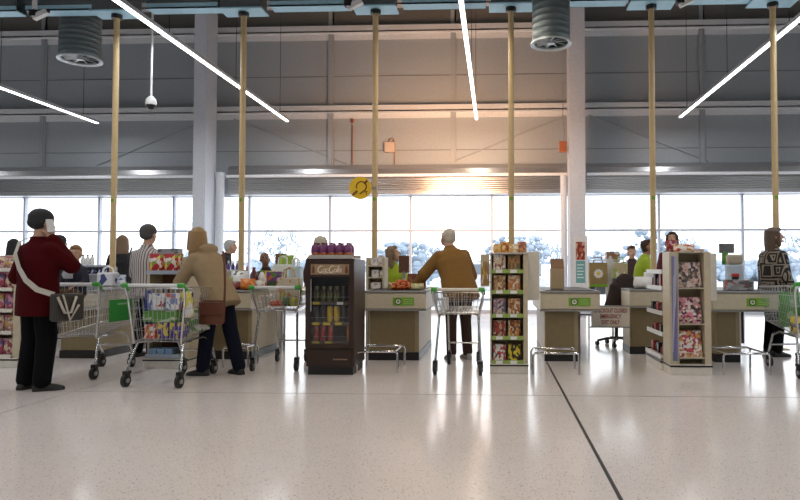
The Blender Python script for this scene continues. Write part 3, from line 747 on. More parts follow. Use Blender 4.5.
# magazine gondola at right
GX0, GX1, GY = 1.912, 2.361, 7.13
gw = GX1 - GX0
GON = t = thing('gondola', 'cream magazine gondola with white side shelves left of the right-hand counter', 'gondola', (GX0, GY, 0))
MB().box(0, .012, 0, gw, .32, .11).box(-.02, .32, 0, gw - .02, 1.08, .11).build('plinth', OFFW, t, bevel=.004)
MB().box(-.004, .004, .085, gw + .004, .32, .105).box(-.03, .32, .085, gw - .02, 1.08, .105).build('bumper_strip', BLACK, t)
MB().box(0, .03, .11, .10, .06, 1.34).box(0, .06, .11, .018, .32, 1.34).build('left_upright', CREAM, t)
MB().box(gw - .07, .03, .11, gw, .32, 1.34).build('right_upright', CREAM, t)
MB().box(.018, .30, .11, gw - .07, .32, 1.34).build('back_panel', CREAM, t)
MB().box(.022, .022, .15, .085, .0295, 1.30).build('poster_strip', pack('poster_print', [(.16, .13, .28), (.22, .2, .36), (.12, .22, .10), (.40, .42, .50), (.18, .14, .30)], 2.2), t)
gz = (.19, .56, .955)
for z in gz:
    MB().box(.105, .07, z - .012, gw - .075, .30, z).tube([(.11, .03, z + .05), (gw - .075, .03, z + .05)], .004).box(.105, .02, z - .012, gw - .075, .07, z - .002).build('magazine_shelf', CREAM_L, t)
MB().box(gw - .20, .32, .11, gw - .17, 1.08, 1.30).build('spine_panel', CREAM, t)
for z in (.16, .42, .66, .95, 1.14):
    s = MB().box(.0 if z > .2 else -.02, .33, z - .02, gw - .2, 1.06, z).build('side_shelf', WHITE, t)
    MB().box(-.012 if z > .2 else -.032, .33, z - .035, .0 if z > .2 else -.02, 1.06, z + .015).build('shelf_edge', WHITE, s)
MAGP = [[(.75, .72, .72), (.55, .06, .10), (.3, .05, .06), (.6, .35, .08), (.75, .72, .7)], [(.30, .05, .10), (.75, .6, .6), (.04, .03, .03), (.5, .3, .25), (.7, .2, .3)], [(.10, .06, .05), (.55, .35, .3), (.25, .2, .12), (.65, .5, .5), (.05, .04, .04)]]
for k, z in enumerate(gz):
    m = pack('magazine_cover_%d' % k, MAGP[k], 9, seed=k + 3)
    for j in range(3):
        o = MB().prism([(-.0, 0), (.012, 0), (.016, .10), (.012, .29), (0, .29), (.004, .1)], 'x', -.125, .125).build('magazine', m, None, loc=(GX0 + .235 + .012 * j, GY + .05 + .05 * j, z + .001), rot=(R(-14 if j < 2 else -10), 0, 0), bevel=.003)
        tag(o, '%s magazine on the %s gondola shelf, %s' % (['brown and pink', 'pink and black', 'red and white'][k], ['bottom', 'middle', 'top'][k], ['in front', 'in the middle', 'at the back'][j]), 'magazine', 'magazines on the gondola')
        o = MB().prism([(.0, 0), (.020, 0), (.016, .10), (.012, .20), (0, .20)], 'x', -.1, .1).build('promo_wrap', PAPER, None) if False else None
gd = [mat('gondola_good_dark', (.03, .02, .02), .4), mat('gondola_good_red', (.30, .03, .03), .4), mat('gondola_good_black', (.015, .012, .014), .3)]
sn = ['base', 'lowest', 'second lowest', 'second highest', 'top']
for si, z in enumerate((.16, .42, .66, .95)):
    for j in range(5):
        hh = (.16, .10, .10, .20)[si] * (.75 + .25 * ((j * 3 + si) % 3) / 2)
        lab = 'small %s item on %s gondola side shelf, %s from front' % (['dark brown', 'dark red', 'black'][(j + si) % 3], sn[si], ['first', 'second', 'third', 'fourth', 'fifth'][j])
        if (j + si) % 2: lathe_thing('toiletry_bottle', lab, 'bottle', (GX0 + .06, GY + .40 + j * .13, z + .001), [(.002, 0), (.035, 0), (.038, .01), (.036, hh * .6), (.015, hh * .8), (.002, hh * .8)], gd[(j + si) % 3], 'goods on the gondola side', [('cap', [(.002, hh * .8), (.018, hh * .8), (.018, hh), (.002, hh)], gd[2])])
        else: boxgood('small_carton', lab, 'carton', (GX0 + .06, GY + .40 + j * .13, z + .001), .08, hh, .09, gd[(j + si) % 3], group='goods on the gondola side')
# on top of the gondola
MB().box(.0, .03, 1.341, gw, .32, 1.352).build('top_board', CREAM_L, GON)
pouch('sweet_bag', 'white and orange sweet bag on top of the gondola', 'sweet bag', (GX0 + .20, GY + .16, 1.353), .24, .085, .09, pack('sweet_bag_print', [(.85, .8, .75), (.65, .25, .03), (.6, .05, .05), (.85, .8, .75)], 4))
pouch('sweet_bag', 'crumpled red sweet bag on top of the gondola at left', 'sweet bag', (GX0 + .09, GY + .25, 1.353), .16, .14, .07, pack('sweet_red_print', [(.35, .03, .03), (.5, .1, .1), (.6, .4, .4), (.25, .02, .02)], 6), rz=.4)
boxgood('newspaper_pack', 'grey printed newspaper bundle at the right end of the gondola top', 'newspaper', (GX1 - .02, GY + .50, 1.30), .22, .10, .03, pack('newsprint', [(.45, .42, .4), (.6, .58, .56), (.5, .3, .28), (.35, .33, .32)], 9), tilt=R(-18))

# leftmost stand of sweets
LX0, LX1 = -6.207, -5.622
lt = (.14, .42, .68, .93, 1.16)
stand('sweets_stand', 'cream stand of pink sweet packs at the far left edge of the photo', LX0, LX1, 7.3, .42, 1.33, lt, post=.085)
for r_, z in enumerate(lt):
    for c_ in range(3):
        pouch('sweet_pack', 'pink printed sweet pack, %s tier of the far left stand, %s' % (tn[r_], ['left', 'middle', 'right'][c_]), 'sweets', (LX0 + .10 + c_ * .155, 7.43, z + .001), .15, .19 if r_ < 4 else .15, .06, pack('pink_pack_%d' % ((r_ + c_) % 3), [[(.50, .12, .22), (.7, .5, .5), (.15, .25, .12), (.55, .35, .08)], [(.45, .06, .1), (.65, .3, .4), (.12, .1, .25)], [(.6, .35, .4), (.3, .05, .08), (.7, .6, .4)]][(r_ + c_) % 3], 5, seed=r_), group='sweet packs at the far left')

# crisps stand behind the full trolley
CX0, CX1, CYY = -4.126, -3.605, 7.34
stand('crisps_stand', 'cream end stand with red crisp packets behind the full trolley', CX0, CX1, CYY, .42, 1.30, (.15, .42, .78, 1.13), post=.09, back=mat('stand_brown', (.16, .07, .035), .5), strip=mat('strip_bluegrey', (.42, .48, .58), .5), tick=False)
crm = pack('crisp_print', [(.45, .02, .03), (.50, .03, .04), (.48, .02, .03), (.75, .6, .1), (.25, .35, .06), (.75, .7, .65)], 4)
for k in range(4):
    pouch('crisp_packet', 'red crisp packet on top shelf of the end stand, %s' % ['front left', 'front right', 'rear left', 'rear right'][k], 'crisps', (CX0 + .10 + .18 * (k % 2), CYY + .09 + .13 * (k // 2), 1.131), .175, .21, .08, crm, group='red crisp packets')
boxgood('grey_carton', 'grey printed carton above the red crisp packets', 'carton', (-4.053, 7.80, 1.30), .26, .11, .12, pack('grey_carton_print', [(.30, .31, .34), (.36, .37, .4), (.12, .12, .13), (.3, .31, .34)], 5))
for k in range(3): boxgood('tissue_box', 'pale blue box on the bottom deck of the crisps stand, %s' % ['left', 'middle', 'right'][k], 'box', (CX0 + .08 + .10 * k, CYY + .14, .151), .09, .07, .16, mat('tissue_blue', (.25, .40, .60), .5), group='boxes on the bottom deck')

# ------------------------------------------------------------------ groceries
BZ = .893
def on_belt(px, Y): return None
# in the full trolley (T2)
def in_tr(tr, x, y, z): 
    p = Matrix.Translation(tr.location) @ tr.rotation_euler.to_matrix().to_4x4() @ Vector((x, y, z)); return p
g2 = [(-.13, .16, .45, .12, .14, .18, [(.6, .08, .05), (.75, .7, .65), (.5, .3, .05)], 'red and white cereal box low at left of the full trolley'),
      (.0, .17, .45, .11, .16, .16, [(.06, .03, .22), (.08, .04, .28), (.7, .55, .05)], 'purple and yellow box low in the middle of the full trolley'),
      (.13, .17, .45, .12, .16, .16, [(.05, .03, .20), (.65, .5, .05), (.08, .05, .25)], 'purple and yellow box low at right of the full trolley'),
      (-.05, .20, .615, .34, .11, .22, [(.10, .28, .05), (.14, .36, .07), (.10, .28, .05), (.5, .6, .4)], 'wide green striped box in the middle of the full trolley'),
      (-.10, .19, .73, .16, .17, .14, [(.75, .76, .8), (.5, .05, .05), (.15, .2, .45), (.8, .8, .8)], 'white red and blue carton on top at left of the full trolley'),
      (.07, .20, .73, .13, .17, .14, [(.78, .78, .8), (.2, .25, .5), (.55, .15, .1), (.8, .8, .8)], 'white carton with red print on top of the full trolley'),
      (.08, .50, .50, .30, .22, .25, [(.10, .30, .06), (.7, .7, .65)], 'green carton at the front of the full trolley'),
      (-.10, .52, .50, .16, .26, .22, [(.1, .12, .4), (.6, .6, .65)], 'blue carton at the front left of the full trolley')]
for k, (x, y, z, w, h, d, c, lab) in enumerate(g2):
    p = in_tr(T2, x, y + .05, z + .01)
    boxgood('grocery_box', lab, 'grocery box', p, w, h, d, pack('grocery_%d' % k, c, 4, seed=k), rz=R(-4), group='groceries in the full trolley')
p = in_tr(T2, .20, .24, .66); pouch('grocery_pouch', 'white pouch with black and yellow stripe at right of the full trolley', 'pouch', p, .13, .27, .08, pack('pouch_stripe', [(.8, .8, .78), (.8, .8, .78), (.03, .03, .05), (.75, .65, .05)], 3))
p = in_tr(T2, -.235, .26, .56); pouch('water_pouch', 'slim dark blue bag at left of the full trolley', 'pouch', p, .07, .38, .14, mat('pouch_blue', (.03, .05, .25), .4))
# in T3
def tote(name, label, loc, w, h, d, m, mh, rz=0, group=None, handle_h=.12):
    t = thing(name, label, 'bag', loc, rz, group)
    rs = [((0, 0, z * h), w / 2 * a, d / 2 * b) for z, a, b in ((0, .9, .9), (.05, 1, 1), (.5, 1.02, .95), (1, 1.0, .8))]
    MB().rings([[Vector((cx * a + 0, cy * b, z * h)) for cx, cy in ((-w / 2, -d / 2), (w / 2, -d / 2), (w / 2, d / 2), (-w / 2, d / 2))] for z, a, b in ((0, .94, .9), (.06, 1, 1), (.5, 1.03, .95), (1, .98, .75))]).build('bag_body', m, t, bevel=.01)
    hd = MB()
    for yy in (-d * .33, d * .33): hd.tube([(-w * .22, yy, h * .9), (-w * .2, yy * .7, h + handle_h * .8), (0, yy * .6, h + handle_h), (w * .2, yy * .7, h + handle_h * .8), (w * .22, yy, h * .9)], .011, 6)
    hd.build('bag_handle', mh, t, smooth=60)
    return t
JUTE = pack('tote_print', [(.55, .48, .36), (.58, .5, .38), (.52, .46, .34), (.55, .48, .36), (.40, .42, .12), (.45, .20, .06)], 5)
p = in_tr(T3, .08, .28, .725); tt = tote('tote_bag', 'beige tote bag with fruit print standing in the shallow trolley', p, .27, .33, .16, JUTE, JUTE)
for k, (x, r_) in enumerate(((-.07, .035), (-.03, .04), (.02, .03))):
    p = in_tr(T3, x, .13, .725 + .0); o = MB().ell((0, 0, r_ * .9), (r_, r_, r_ * .9)).build('tomato', [mat('tomato_red', (.55, .10, .04), .35)], None, smooth=60, loc=p); MB().cyl((0, 0, r_ * 1.75), (0, 0, r_ * 1.95), .008, .004, 6).build('stem', GREEN, o); tag(o, ['red tomato in shallow trolley, left of three', 'largest red tomato in the shallow trolley, middle', 'small red tomato in shallow trolley, right of three'][k], 'tomato', 'tomatoes in the shallow trolley')
for k, (x, c) in enumerate(((.09, (.05, .12, .03)), (.17, (.45, .42, .05)))):
    p = in_tr(T3, x, .13, .725); pouch('salad_bag', ['dark green salad bag in the shallow trolley', 'yellow green salad bag in the shallow trolley'][k], 'salad bag', p, .10, .10, .07, mat('salad_%d' % k, c, .5, var=.3))
p = in_tr(T4, -.16, .15, .705); boxgood('milk_carton', 'white carton at left in the old man\'s trolley', 'carton', p, .08, .13, .08, PAPER)
for k, (x, y, c, lab) in enumerate(((-.13, .2, (.75, .55, .04), 'yellow printed pack low in the right-edge trolley'), (-.10, .5, (.08, .30, .05), 'green carrier bag in the right-edge trolley, further in'), (.06, .25, (.12, .35, .08), 'green carrier bag in the right-edge trolley, nearer'))):
    p = in_tr(T5, x, y, .50 if k else .46); pouch('carrier_bag' if k else 'printed_pack', lab, 'bag', p, .25, .18 if k == 0 else .40, .2, pack('t5_%d' % k, [c, tuple(q * .8 for q in c), (.1, .1, .1) if k == 0 else (.3, .5, .25)], 5, seed=k))

# counter behind the woman: groceries (x, Y, size)
def belt_box(px_x, Y, z, w, h, d, m, name, lab, cat, rz=0): return boxgood(name, lab, cat, (px_x, Y, z), w, h, d, m, rz=rz)
wbag = pack('white_bag_print', [(.8, .8, .8), (.75, .75, .75), (.8, .8, .78), (.76, .76, .74), (.8, .8, .8), (.1, .1, .1)], 6, seed=2)
pouch('bread_bag', 'white crumpled bag with black print on the grocery-laden counter', 'bag', (-3.553, 8.75, BZ), .26, .24, .2, wbag)
pouch('carrot_bag', 'orange bag of carrots at the front of the grocery-laden counter', 'vegetable bag', (-3.232, 8.22, BZ), .20, .14, .14, pack('carrot_print', [(.70, .20, .02), (.62, .15, .02), (.75, .28, .05)], 6))
pouch('meat_pack', 'dark red pack left of the carrots on the grocery-laden counter', 'meat pack', (-3.424, 8.30, BZ), .15, .10, .12, mat('meat_red', (.22, .04, .03), .35, var=.3))
o = MB().cap((0, 0, .03), .026, (.14, .02, .03), .024).build('cucumber', mat('cucumber_green', (.04, .12, .03), .4), None, smooth=60, loc=(-3.259, 8.42, BZ)); tag(o, 'dark green cucumber behind the carrots', 'cucumber')
lathe_thing('juice_bottle', 'dark red squat bottle with cap on the grocery-laden counter', 'bottle', (-3.490, 9.10, BZ), [(.002, 0), (.05, 0), (.055, .02), (.055, .18), (.02, .25), (.002, .25)], mat('bottle_red', (.10, .015, .02), .2), None, [('cap', [(.002, .25), (.022, .25), (.022, .29), (.002, .29)], CAPP)])
boxgood('fruit_carton', 'purple and orange printed carton on the grocery-laden counter', 'carton', (-3.007, 8.62, BZ + .10), .21, .13, .12, pack('fruit_carton_print', [(.16, .05, .22), (.2, .06, .25), (.6, .15, .03), (.10, .25, .04)], 3))
boxgood('egg_carton', 'dark green low carton under the printed fruit carton', 'carton', (-3.007, 8.62, BZ), .2, .10, .13, mat('egg_green', (.05, .08, .03), .5))
pouch('cheese_pack', 'pale pack between carrots and dark green carton', 'pack', (-3.084, 8.25, BZ), .14, .12, .10, pack('cheese_print', [(.7, .65, .6), (.5, .35, .4), (.7, .66, .6)], 3))
t = tote('carrier_bag', 'white carrier bag with lime green print behind the shallow trolley', (-3.118, 9.30, BZ), .30, .33, .2, pack('lime_bag_print', [(.75, .78, .72), (.75, .78, .72), (.35, .50, .06), (.72, .75, .7)], 3), PAPER)
tote('carrier_bag', 'pale blue translucent carrier bag beside the cooler', (-2.844, 9.0, BZ), .17, .30, .16, mat('bag_ice_blue', (.45, .58, .68), .4), PAPER)
pouch('salad_bag', 'leafy lime salad bag on top of the lime carrier bag', 'salad bag', (-3.093, 9.34, BZ + .17), .22, .30, .14, mat('lime_leaf', (.28, .42, .05), .5, var=.4))
lathe_thing('milk_bottle', 'white milk bottle with green cap behind the cucumber', 'bottle', (-3.391, 9.15, BZ), [(.002, 0), (.045, 0), (.05, .02), (.05, .16), (.02, .22), (.002, .22)], PAPER, None, [('cap', [(.002, .22), (.022, .22), (.022, .245), (.002, .245)], GREEN)])
lathe_thing('sauce_bottle', 'slim brown sauce bottle beside the dark red squat bottle', 'bottle', (-3.632, 9.20, BZ), [(.002, 0), (.03, 0), (.032, .02), (.032, .18), (.012, .26), (.002, .26)], mat('sauce_brown', (.10, .04, .015), .3), None, [('cap', [(.002, .26), (.014, .26), (.014, .30), (.002, .30)], RED)])
pouch('crisp_bag', 'yellow snack bag behind the printed fruit carton', 'bag', (-3.219, 9.0, BZ), .16, .24, .09, pack('yellow_snack', [(.72, .55, .06), (.7, .5, .05), (.6, .1, .05), (.8, .75, .6)], 5))
boxgood('tea_box', 'small red carton at the front edge right of the dark green carton', 'carton', (-2.842, 8.60, BZ), .12, .09, .08, pack('tea_print', [(.45, .05, .05), (.5, .07, .05), (.75, .7, .6)], 4))
pouch('lettuce_bag', 'leafy green bag left of the white crumpled bag', 'vegetable bag', (-3.645, 8.55, BZ), .16, .15, .13, mat('lime_leaf', (.28, .42, .05), .5, var=.4))
t = thing('packing_table', 'narrow cream packing table against the grocery-laden counter, left of the cooler', 'table', (-3.04, 8.42, 0))
MB().box(0, 0, .80, .42, 1.25, .892).build('table_top', CREAM_L, t, bevel=.008)
for lx, ly in ((.03, .6), (.39, .6), (.03, 1.2), (.39, 1.2)): MB().cyl((lx, ly, 0), (lx, ly, .80), .016).build('leg', CHROME, t)
# bottle rack beyond
t = thing('wine_rack', 'white low shelf of purple bottles behind the woman in beige coat', 'shelf', (-4.212, 9.9, 0))
MB().box(-.25, -.08, .86, .25, .14, .89).box(-.25, -.08, 1.12, .25, .14, 1.145).box(-.25, .12, 0, .25, .14, 1.145).box(-.25, -.08, 0, -.23, .12, 1.12).box(.23, -.08, 0, .25, .12, 1.12).build('shelf_frame', WHITE, t)
for k in range(7):
    lathe_thing('mini_bottle', 'purple capped bottle on the white low shelf, %s from left' % ['first', 'second', 'third', 'fourth', 'fifth', 'sixth', 'seventh'][k], 'bottle', (-4.212 - .21 + .07 * k, 9.92, 1.146), [(.002, 0), (.026, 0), (.026, .07), (.011, .10), (.002, .10)], mat('bottle_purple', (.10, .05, .22), .3), 'purple bottles', [('cap', [(.002, .10), (.012, .10), (.012, .14), (.002, .14)], PAPER)])
boxgood('till_screen', 'brown cup-shaped till display above the lime carrier bag', 'till display', (-3.400, 10.0, 1.20), .15, .20, .1, mat('till_brown', (.20, .10, .06), .4))
o = MB().cyl((0, 0, 0), (0, 0, 1.2), .03).build('display_post', GREY, None, loc=(-3.400, 10.03, 0)); tag(o, 'grey post carrying the brown till display', 'post')

# counter right of the cooler
tb = MB(); rnd = random.Random(5)
for k in range(34):
    lay = k // 14; a = rnd.uniform(0, 2 * PI); rr = (.13, .10, .05)[lay] * math.sqrt(rnd.random())
    tb.ell((rr * math.cos(a) * 1.1, rr * math.sin(a) * .6, .03 + lay * .035), (.034, .034, .031), 10, 7)
tag(tb.build('tomato_bag', pack('tomato_print', [(.50, .07, .02), (.60, .14, .03), (.40, .05, .02), (.55, .25, .08)], 8), None, smooth=60, loc=(-1.229, 8.25, BZ)), 'bag of orange red tomatoes heaped on the counter right of the cooler', 'vegetable bag')
pouch('salad_bag', 'pale green salad bag right of the bag of tomatoes', 'salad bag', (-1.021, 8.25, BZ), .19, .08, .13, pack('salad_pale', [(.45, .45, .15), (.7, .65, .45), (.35, .3, .1)], 8))
boxgood('cereal_box', 'dark red carton standing behind the salad bag', 'carton', (-1.031, 8.9, BZ), .11, .24, .07, mat('carton_darkred', (.16, .03, .02), .4))
boxgood('cereal_box', 'brown carton left of the dark red carton', 'carton', (-1.170, 9.0, BZ), .15, .20, .08, pack('carton_brown', [(.28, .1, .06), (.22, .07, .05), (.4, .2, .1)], 4))
t = thing('till_rack', 'cream open till rack with white packs right of the cooler', 'rack', (-1.799, 8.8, 0))
MB().box(0, 0, 0, .03, .3, 1.32).box(.23, 0, BZ, .26, .3, 1.32).build('upright', CREAM, t)
MB().box(.03, 0, 1.19, .23, .3, 1.205).box(.03, 0, 1.03, .23, .3, 1.045).box(.0, .28, BZ, .26, .3, 1.32).build('rack_shelf', CREAM_L, t)
for k, (x, z, w, h) in enumerate(((.08, 1.206, .09, .10), (.17, 1.206, .08, .14), (.09, 1.046, .10, .10), (.19, 1.046, .07, .09), (.10, BZ, .14, .08))):
    boxgood('white_pack', 'white pack in the cream till rack, %s' % ['upper shelf left', 'upper shelf right', 'lower shelf left', 'lower shelf right', 'on the counter below'][k], 'pack', (-1.799 + x + .03, 8.9, z), w, h, .12, pack('white_pack_%d' % (k % 2), [(.78, .76, .74), (.7, .7, .72), (.5, .4, .4)], 3, seed=k), group='packs in the till rack')
t = thing('till_monitor', 'dark till monitor on a stalk beside the green-shirted cashier near the cooler', 'till', (-1.385, 9.6, 0))
MB().cyl((0, 0, 0), (0, 0, 1.12), .025).build('stalk', GREY, t)
MB().box(-.08, -.02, 1.10, .08, .05, 1.36).build('screen', mat('till_screen_brown', (.14, .06, .04), .3), t, bevel=.01)
# counter with empty belt: open carton
t = thing('cardboard_carton', 'open cardboard carton on the empty belt counter', 'carton', (0.834, 8.8, BZ))
MB().box(-.09, -.08, 0, .09, .08, .01).box(-.09, -.08, .01, .09, -.075, .27).box(-.09, .075, .01, .09, .08, .27).box(.085, -.075, .01, .09, .075, .30).box(-.09, -.075, .01, -.085, .075, .24).build('carton_body', mat('cardboard', (.48, .36, .22), .7), t)
MB().box(-.09, -.002, 0, .09, .002, .20, M=Matrix.Translation((-.0, -.078, .24)) @ Matrix.Rotation(R(-35), 4, 'X')).build('flap', mat('cardboard_dark', (.24, .13, .07), .7), t)
# right-hand counter
boxgood('newspaper_stack', 'grey plastic-wrapped pack with red stripe on the right-hand counter', 'pack', (3.093, 8.33, BZ), .33, .13, .16, pack('wrap_print', [(.35, .35, .37), (.45, .45, .47), (.12, .12, .13), (.3, .3, .32), (.4, .05, .05)], 4))
lathe_thing('tub', 'small red and black tub on the grey pack', 'tub', (3.056, 8.33, BZ + .131), [(.002, 0), (.04, 0), (.045, .03), (.045, .04), (.002, .04)], BLACK, None, [('lid', [(.002, .04), (.048, .04), (.048, .075), (.002, .08)], RED)])
t = thing('till_display', 'pale blue till unit with beige head behind the grey pack', 'till', (3.293, 9.0, 0))
MB().box(-.11, -.05, .87, .11, .07, 1.22).build('till_body', mat('till_iceblue', (.55, .66, .76), .4), t, bevel=.02)
MB().box(-.105, -.055, 1.22, .105, .06, 1.36).build('till_head', mat('till_beige', (.50, .45, .34), .45), t, bevel=.03)
t = thing('pole_monitor', 'small dark monitor on stalk behind the tall white panel at right', 'till', (3.546, 10.0, 0))
MB().cyl((0, 0, 0), (0, 0, 1.43), .02).build('stalk', GREY, t)
MB().box(-.11, -.02, 1.40, .11, .05, 1.55).build('screen', mat('screen_dark', (.16, .17, .17), .35), t, bevel=.01)
pouch('green_bag', 'green plant-like bag beneath the small dark monitor', 'bag', (3.500, 9.95, 1.22), .10, .2, .07, mat('leaf_green', (.10, .25, .05), .5, var=.4))
# counter with clothes, bag rack, chair with coat
pouch('plastic_bag', 'crumpled white plastic bag on the counter by the chair', 'bag', (2.042, 9.0, .893), .28, .16, .2, mat('bag_white', (.75, .74, .73), .4), rz=.2)
boxgood('cash_tray', 'white till drawer in front of the green-shirted cashier at right', 'till drawer', (2.214, 9.20, .893), .20, .22, .16, PAPER)
t = thing('bag_rack', 'white wire rack for carrier bags beyond the closed gate', 'rack', (1.821, 10.6, 0))
MB().tube([(-.3, 0, 0), (-.3, 0, 1.3), (.32, 0, 1.3), (.32, 0, 0)], .015).tube([(-.3, 0, .5), (.32, 0, .5)], .012).box(-.02, -.02, .65, .10, .02, 1.32).build('rack_frame', WHITE, t)
DB = mat('bag_brown', (.34, .24, .10), .6)
for k, (px, w, h, z, lab) in enumerate(((597, .30, .40, .86, 'brown bag with a white daisy hanging left of the white rack post'), (619, .22, .40, .86, 'lime and white bag hanging right of the white rack post'))):
    t = thing('hanging_bag', lab, 'bag', (0, 10.5, z)); t.location.x = (1.658, 2.016)[k]
    MB().rings([[Vector((cx * a, cy * b, zz * h)) for cx, cy in ((-w / 2, -.05), (w / 2, -.05), (w / 2, .05), (-w / 2, .05))] for zz, a, b in ((0, .95, .8), (.5, 1, 1), (1, .96, .5))]).build('bag_body', DB if k == 0 else pack('lime_white', [(.72, .72, .66), (.35, .45, .08), (.72, .72, .66), (.5, .42, .25)], 3), t)
    MB().tube([(-w * .25, 0, h * .97), (-w * .2, 0, h + .08), (w * .2, 0, h + .08), (w * .25, 0, h * .97)], .01, 6).build('bag_handle', GREEN if k else DB, t)
    if k == 0:
        f = MB()
        for q in range(9):
            a = 2 * PI * q / 9; f.ell((.05 * math.cos(a), -.055, .22 + .05 * math.sin(a)), (.026, .004, .026), 8, 5)
        f.build('daisy_petals', PAPER, t); MB().ell((0, -.06, .22), (.026, .006, .026), 10, 6).build('daisy_centre', YELLOW, t)
        MB().box(-w * .47, -.054, .01, w * .47, -.045, .05).build('lime_hem', GREEN, t)
boxgood('basket_carton', 'brown and white carton above the hanging bags', 'carton', (1.937, 10.75, 1.27), .22, .17, .15, pack('bc_print', [(.35, .2, .12), (.75, .72, .7), (.3, .15, .1)], 3))
o = MB().cyl((0, 0, 0), (0, 0, 1.27), .02).build('carton_post', WHITE, None, loc=(1.937, 10.75, 0)); tag(o, 'white post under the brown and white carton', 'post')
def office_chair(loc, rz, label, back=True, sz=.50):
    t = thing('office_chair', label, 'chair', loc, rz, 'cashier chairs')
    b = MB()
    for k in range(5):
        a = 2 * PI * k / 5 + .3; b.tube([(0, 0, .12), (.15 * math.cos(a), .15 * math.sin(a), .11), (.29 * math.cos(a), .29 * math.sin(a), .075)], .02, 6)
    b.cyl((0, 0, .08), (0, 0, sz), .028).build('star_base', BLACK, t)
    for k in range(5):
        a = 2 * PI * k / 5 + .3; c = Vector((.29 * math.cos(a), .29 * math.sin(a), .035)); MB().cyl(c + Vector((-.02, 0, 0)), c + Vector((.02, 0, 0)), .035, n=12).build('caster', RUBBER, t)
    MB().box(-.23, -.22, sz, .23, .22, sz + .08).build('seat', DARK, t, bevel=.03)
    if back: MB().box(-.20, -.26, .66, .20, -.21, 1.02).tube([(0, -.05, .52), (0, -.25, .54), (0, -.25, .8)], .02).build('backrest', DARK, t, bevel=.02)
    return t
ch = office_chair((1.819, 9.8, 0), R(20), 'office chair draped with a dark coat behind the closed gate')
co = MB()
co.loft([((-.04, -.30, .40), .36, .11), ((-.03, -.28, .60), .33, .13), ((0, -.25, .85), .25, .11), ((.03, -.24, 1.0), .16, .09), ((.05, -.23, 1.07), .09, .07)], n=20)
o = fuse(co.cap((-.2, -.26, .9), .06, (-.27, -.24, .55), .05).cap((.2, -.26, .9), .06, (.27, -.24, .55), .05), 'coat', mat('coat_darkbrown', (.022, .010, .008), .8), None, .015)
o.location = (1.819, 9.8, 0); o.rotation_euler = (0, 0, R(20)); tag(o, 'dark brown coat hung over the office chair by the closed gate', 'coat')
# goods behind phone caller
boxgood('washing_powder', 'dark blue printed box on the shelf behind the toddler', 'box', (-6.720, 9.9, 1.221), .12, .16, .1, pack('navy_print', [(.03, .04, .18), (.05, .06, .25), (.4, .45, .6)], 4))
for k in range(3): lathe_thing('milk_bottle', 'white plastic bottle behind the toddler, %s of three' % ['left', 'middle', 'right'][k], 'bottle', (-6.557 + k * .075, 9.9, 1.221), [(.002, 0), (.03, 0), (.032, .01), (.032, .10), (.012, .14), (.002, .14)], PAPER, 'white bottles', [('cap', [(.002, .14), (.014, .14), (.014, .165), (.002, .165)], BLACK)])
t = thing('goods_shelf', 'low white shelf of blue goods behind the toddler', 'shelf', (-6.766, 9.8, 0))
MB().box(0, 0, 1.19, .72, .2, 1.22).box(0, 0, 1.06, .72, .2, 1.08).box(0, .18, 0, .72, .2, 1.22).box(0, 0, 0, .02, .2, 1.22).box(.7, 0, 0, .72, .2, 1.22).build('shelf_frame', mat('shelf_bluegrey', (.42, .45, .52), .5), t)
for k in range(6): boxgood('blue_can', 'navy and white can on lower shelf behind the toddler, %s from left' % ['first', 'second', 'third', 'fourth', 'fifth', 'sixth'][k], 'can', (-6.766 + .08 + k * .11, 9.88, 1.081), .07, .08, .07, pack('navy_white', [(.03, .04, .14), (.6, .62, .68), (.04, .05, .18)], 2.2), group='navy cans behind the toddler', bev=.012)
t = thing('tissue_pack', 'large white and blue pack with carry loop behind the trolley', 'pack', (-5.058, 8.15, BZ))
MB().box(-.11, -.08, 0, .11, .08, .22).build('wrap', pack('tissue_print', [(.70, .72, .78), (.72, .74, .8), (.05, .07, .22), (.7, .72, .78)], 2), t, bevel=.02)
MB().tube([(-.07, 0, .20), (-.06, 0, .27), (0, 0, .30), (.06, 0, .27), (.07, 0, .20)], .013).build('carry_loop', PAPER, t, smooth=60)
pouch('water_pack', 'clear blue-white wrapped bottles right of the carry-loop pack', 'pack', (-4.918, 8.22, BZ), .17, .19, .15, pack('water_print', [(.6, .66, .72), (.75, .78, .82), (.1, .14, .3), (.5, .55, .6)], 5))

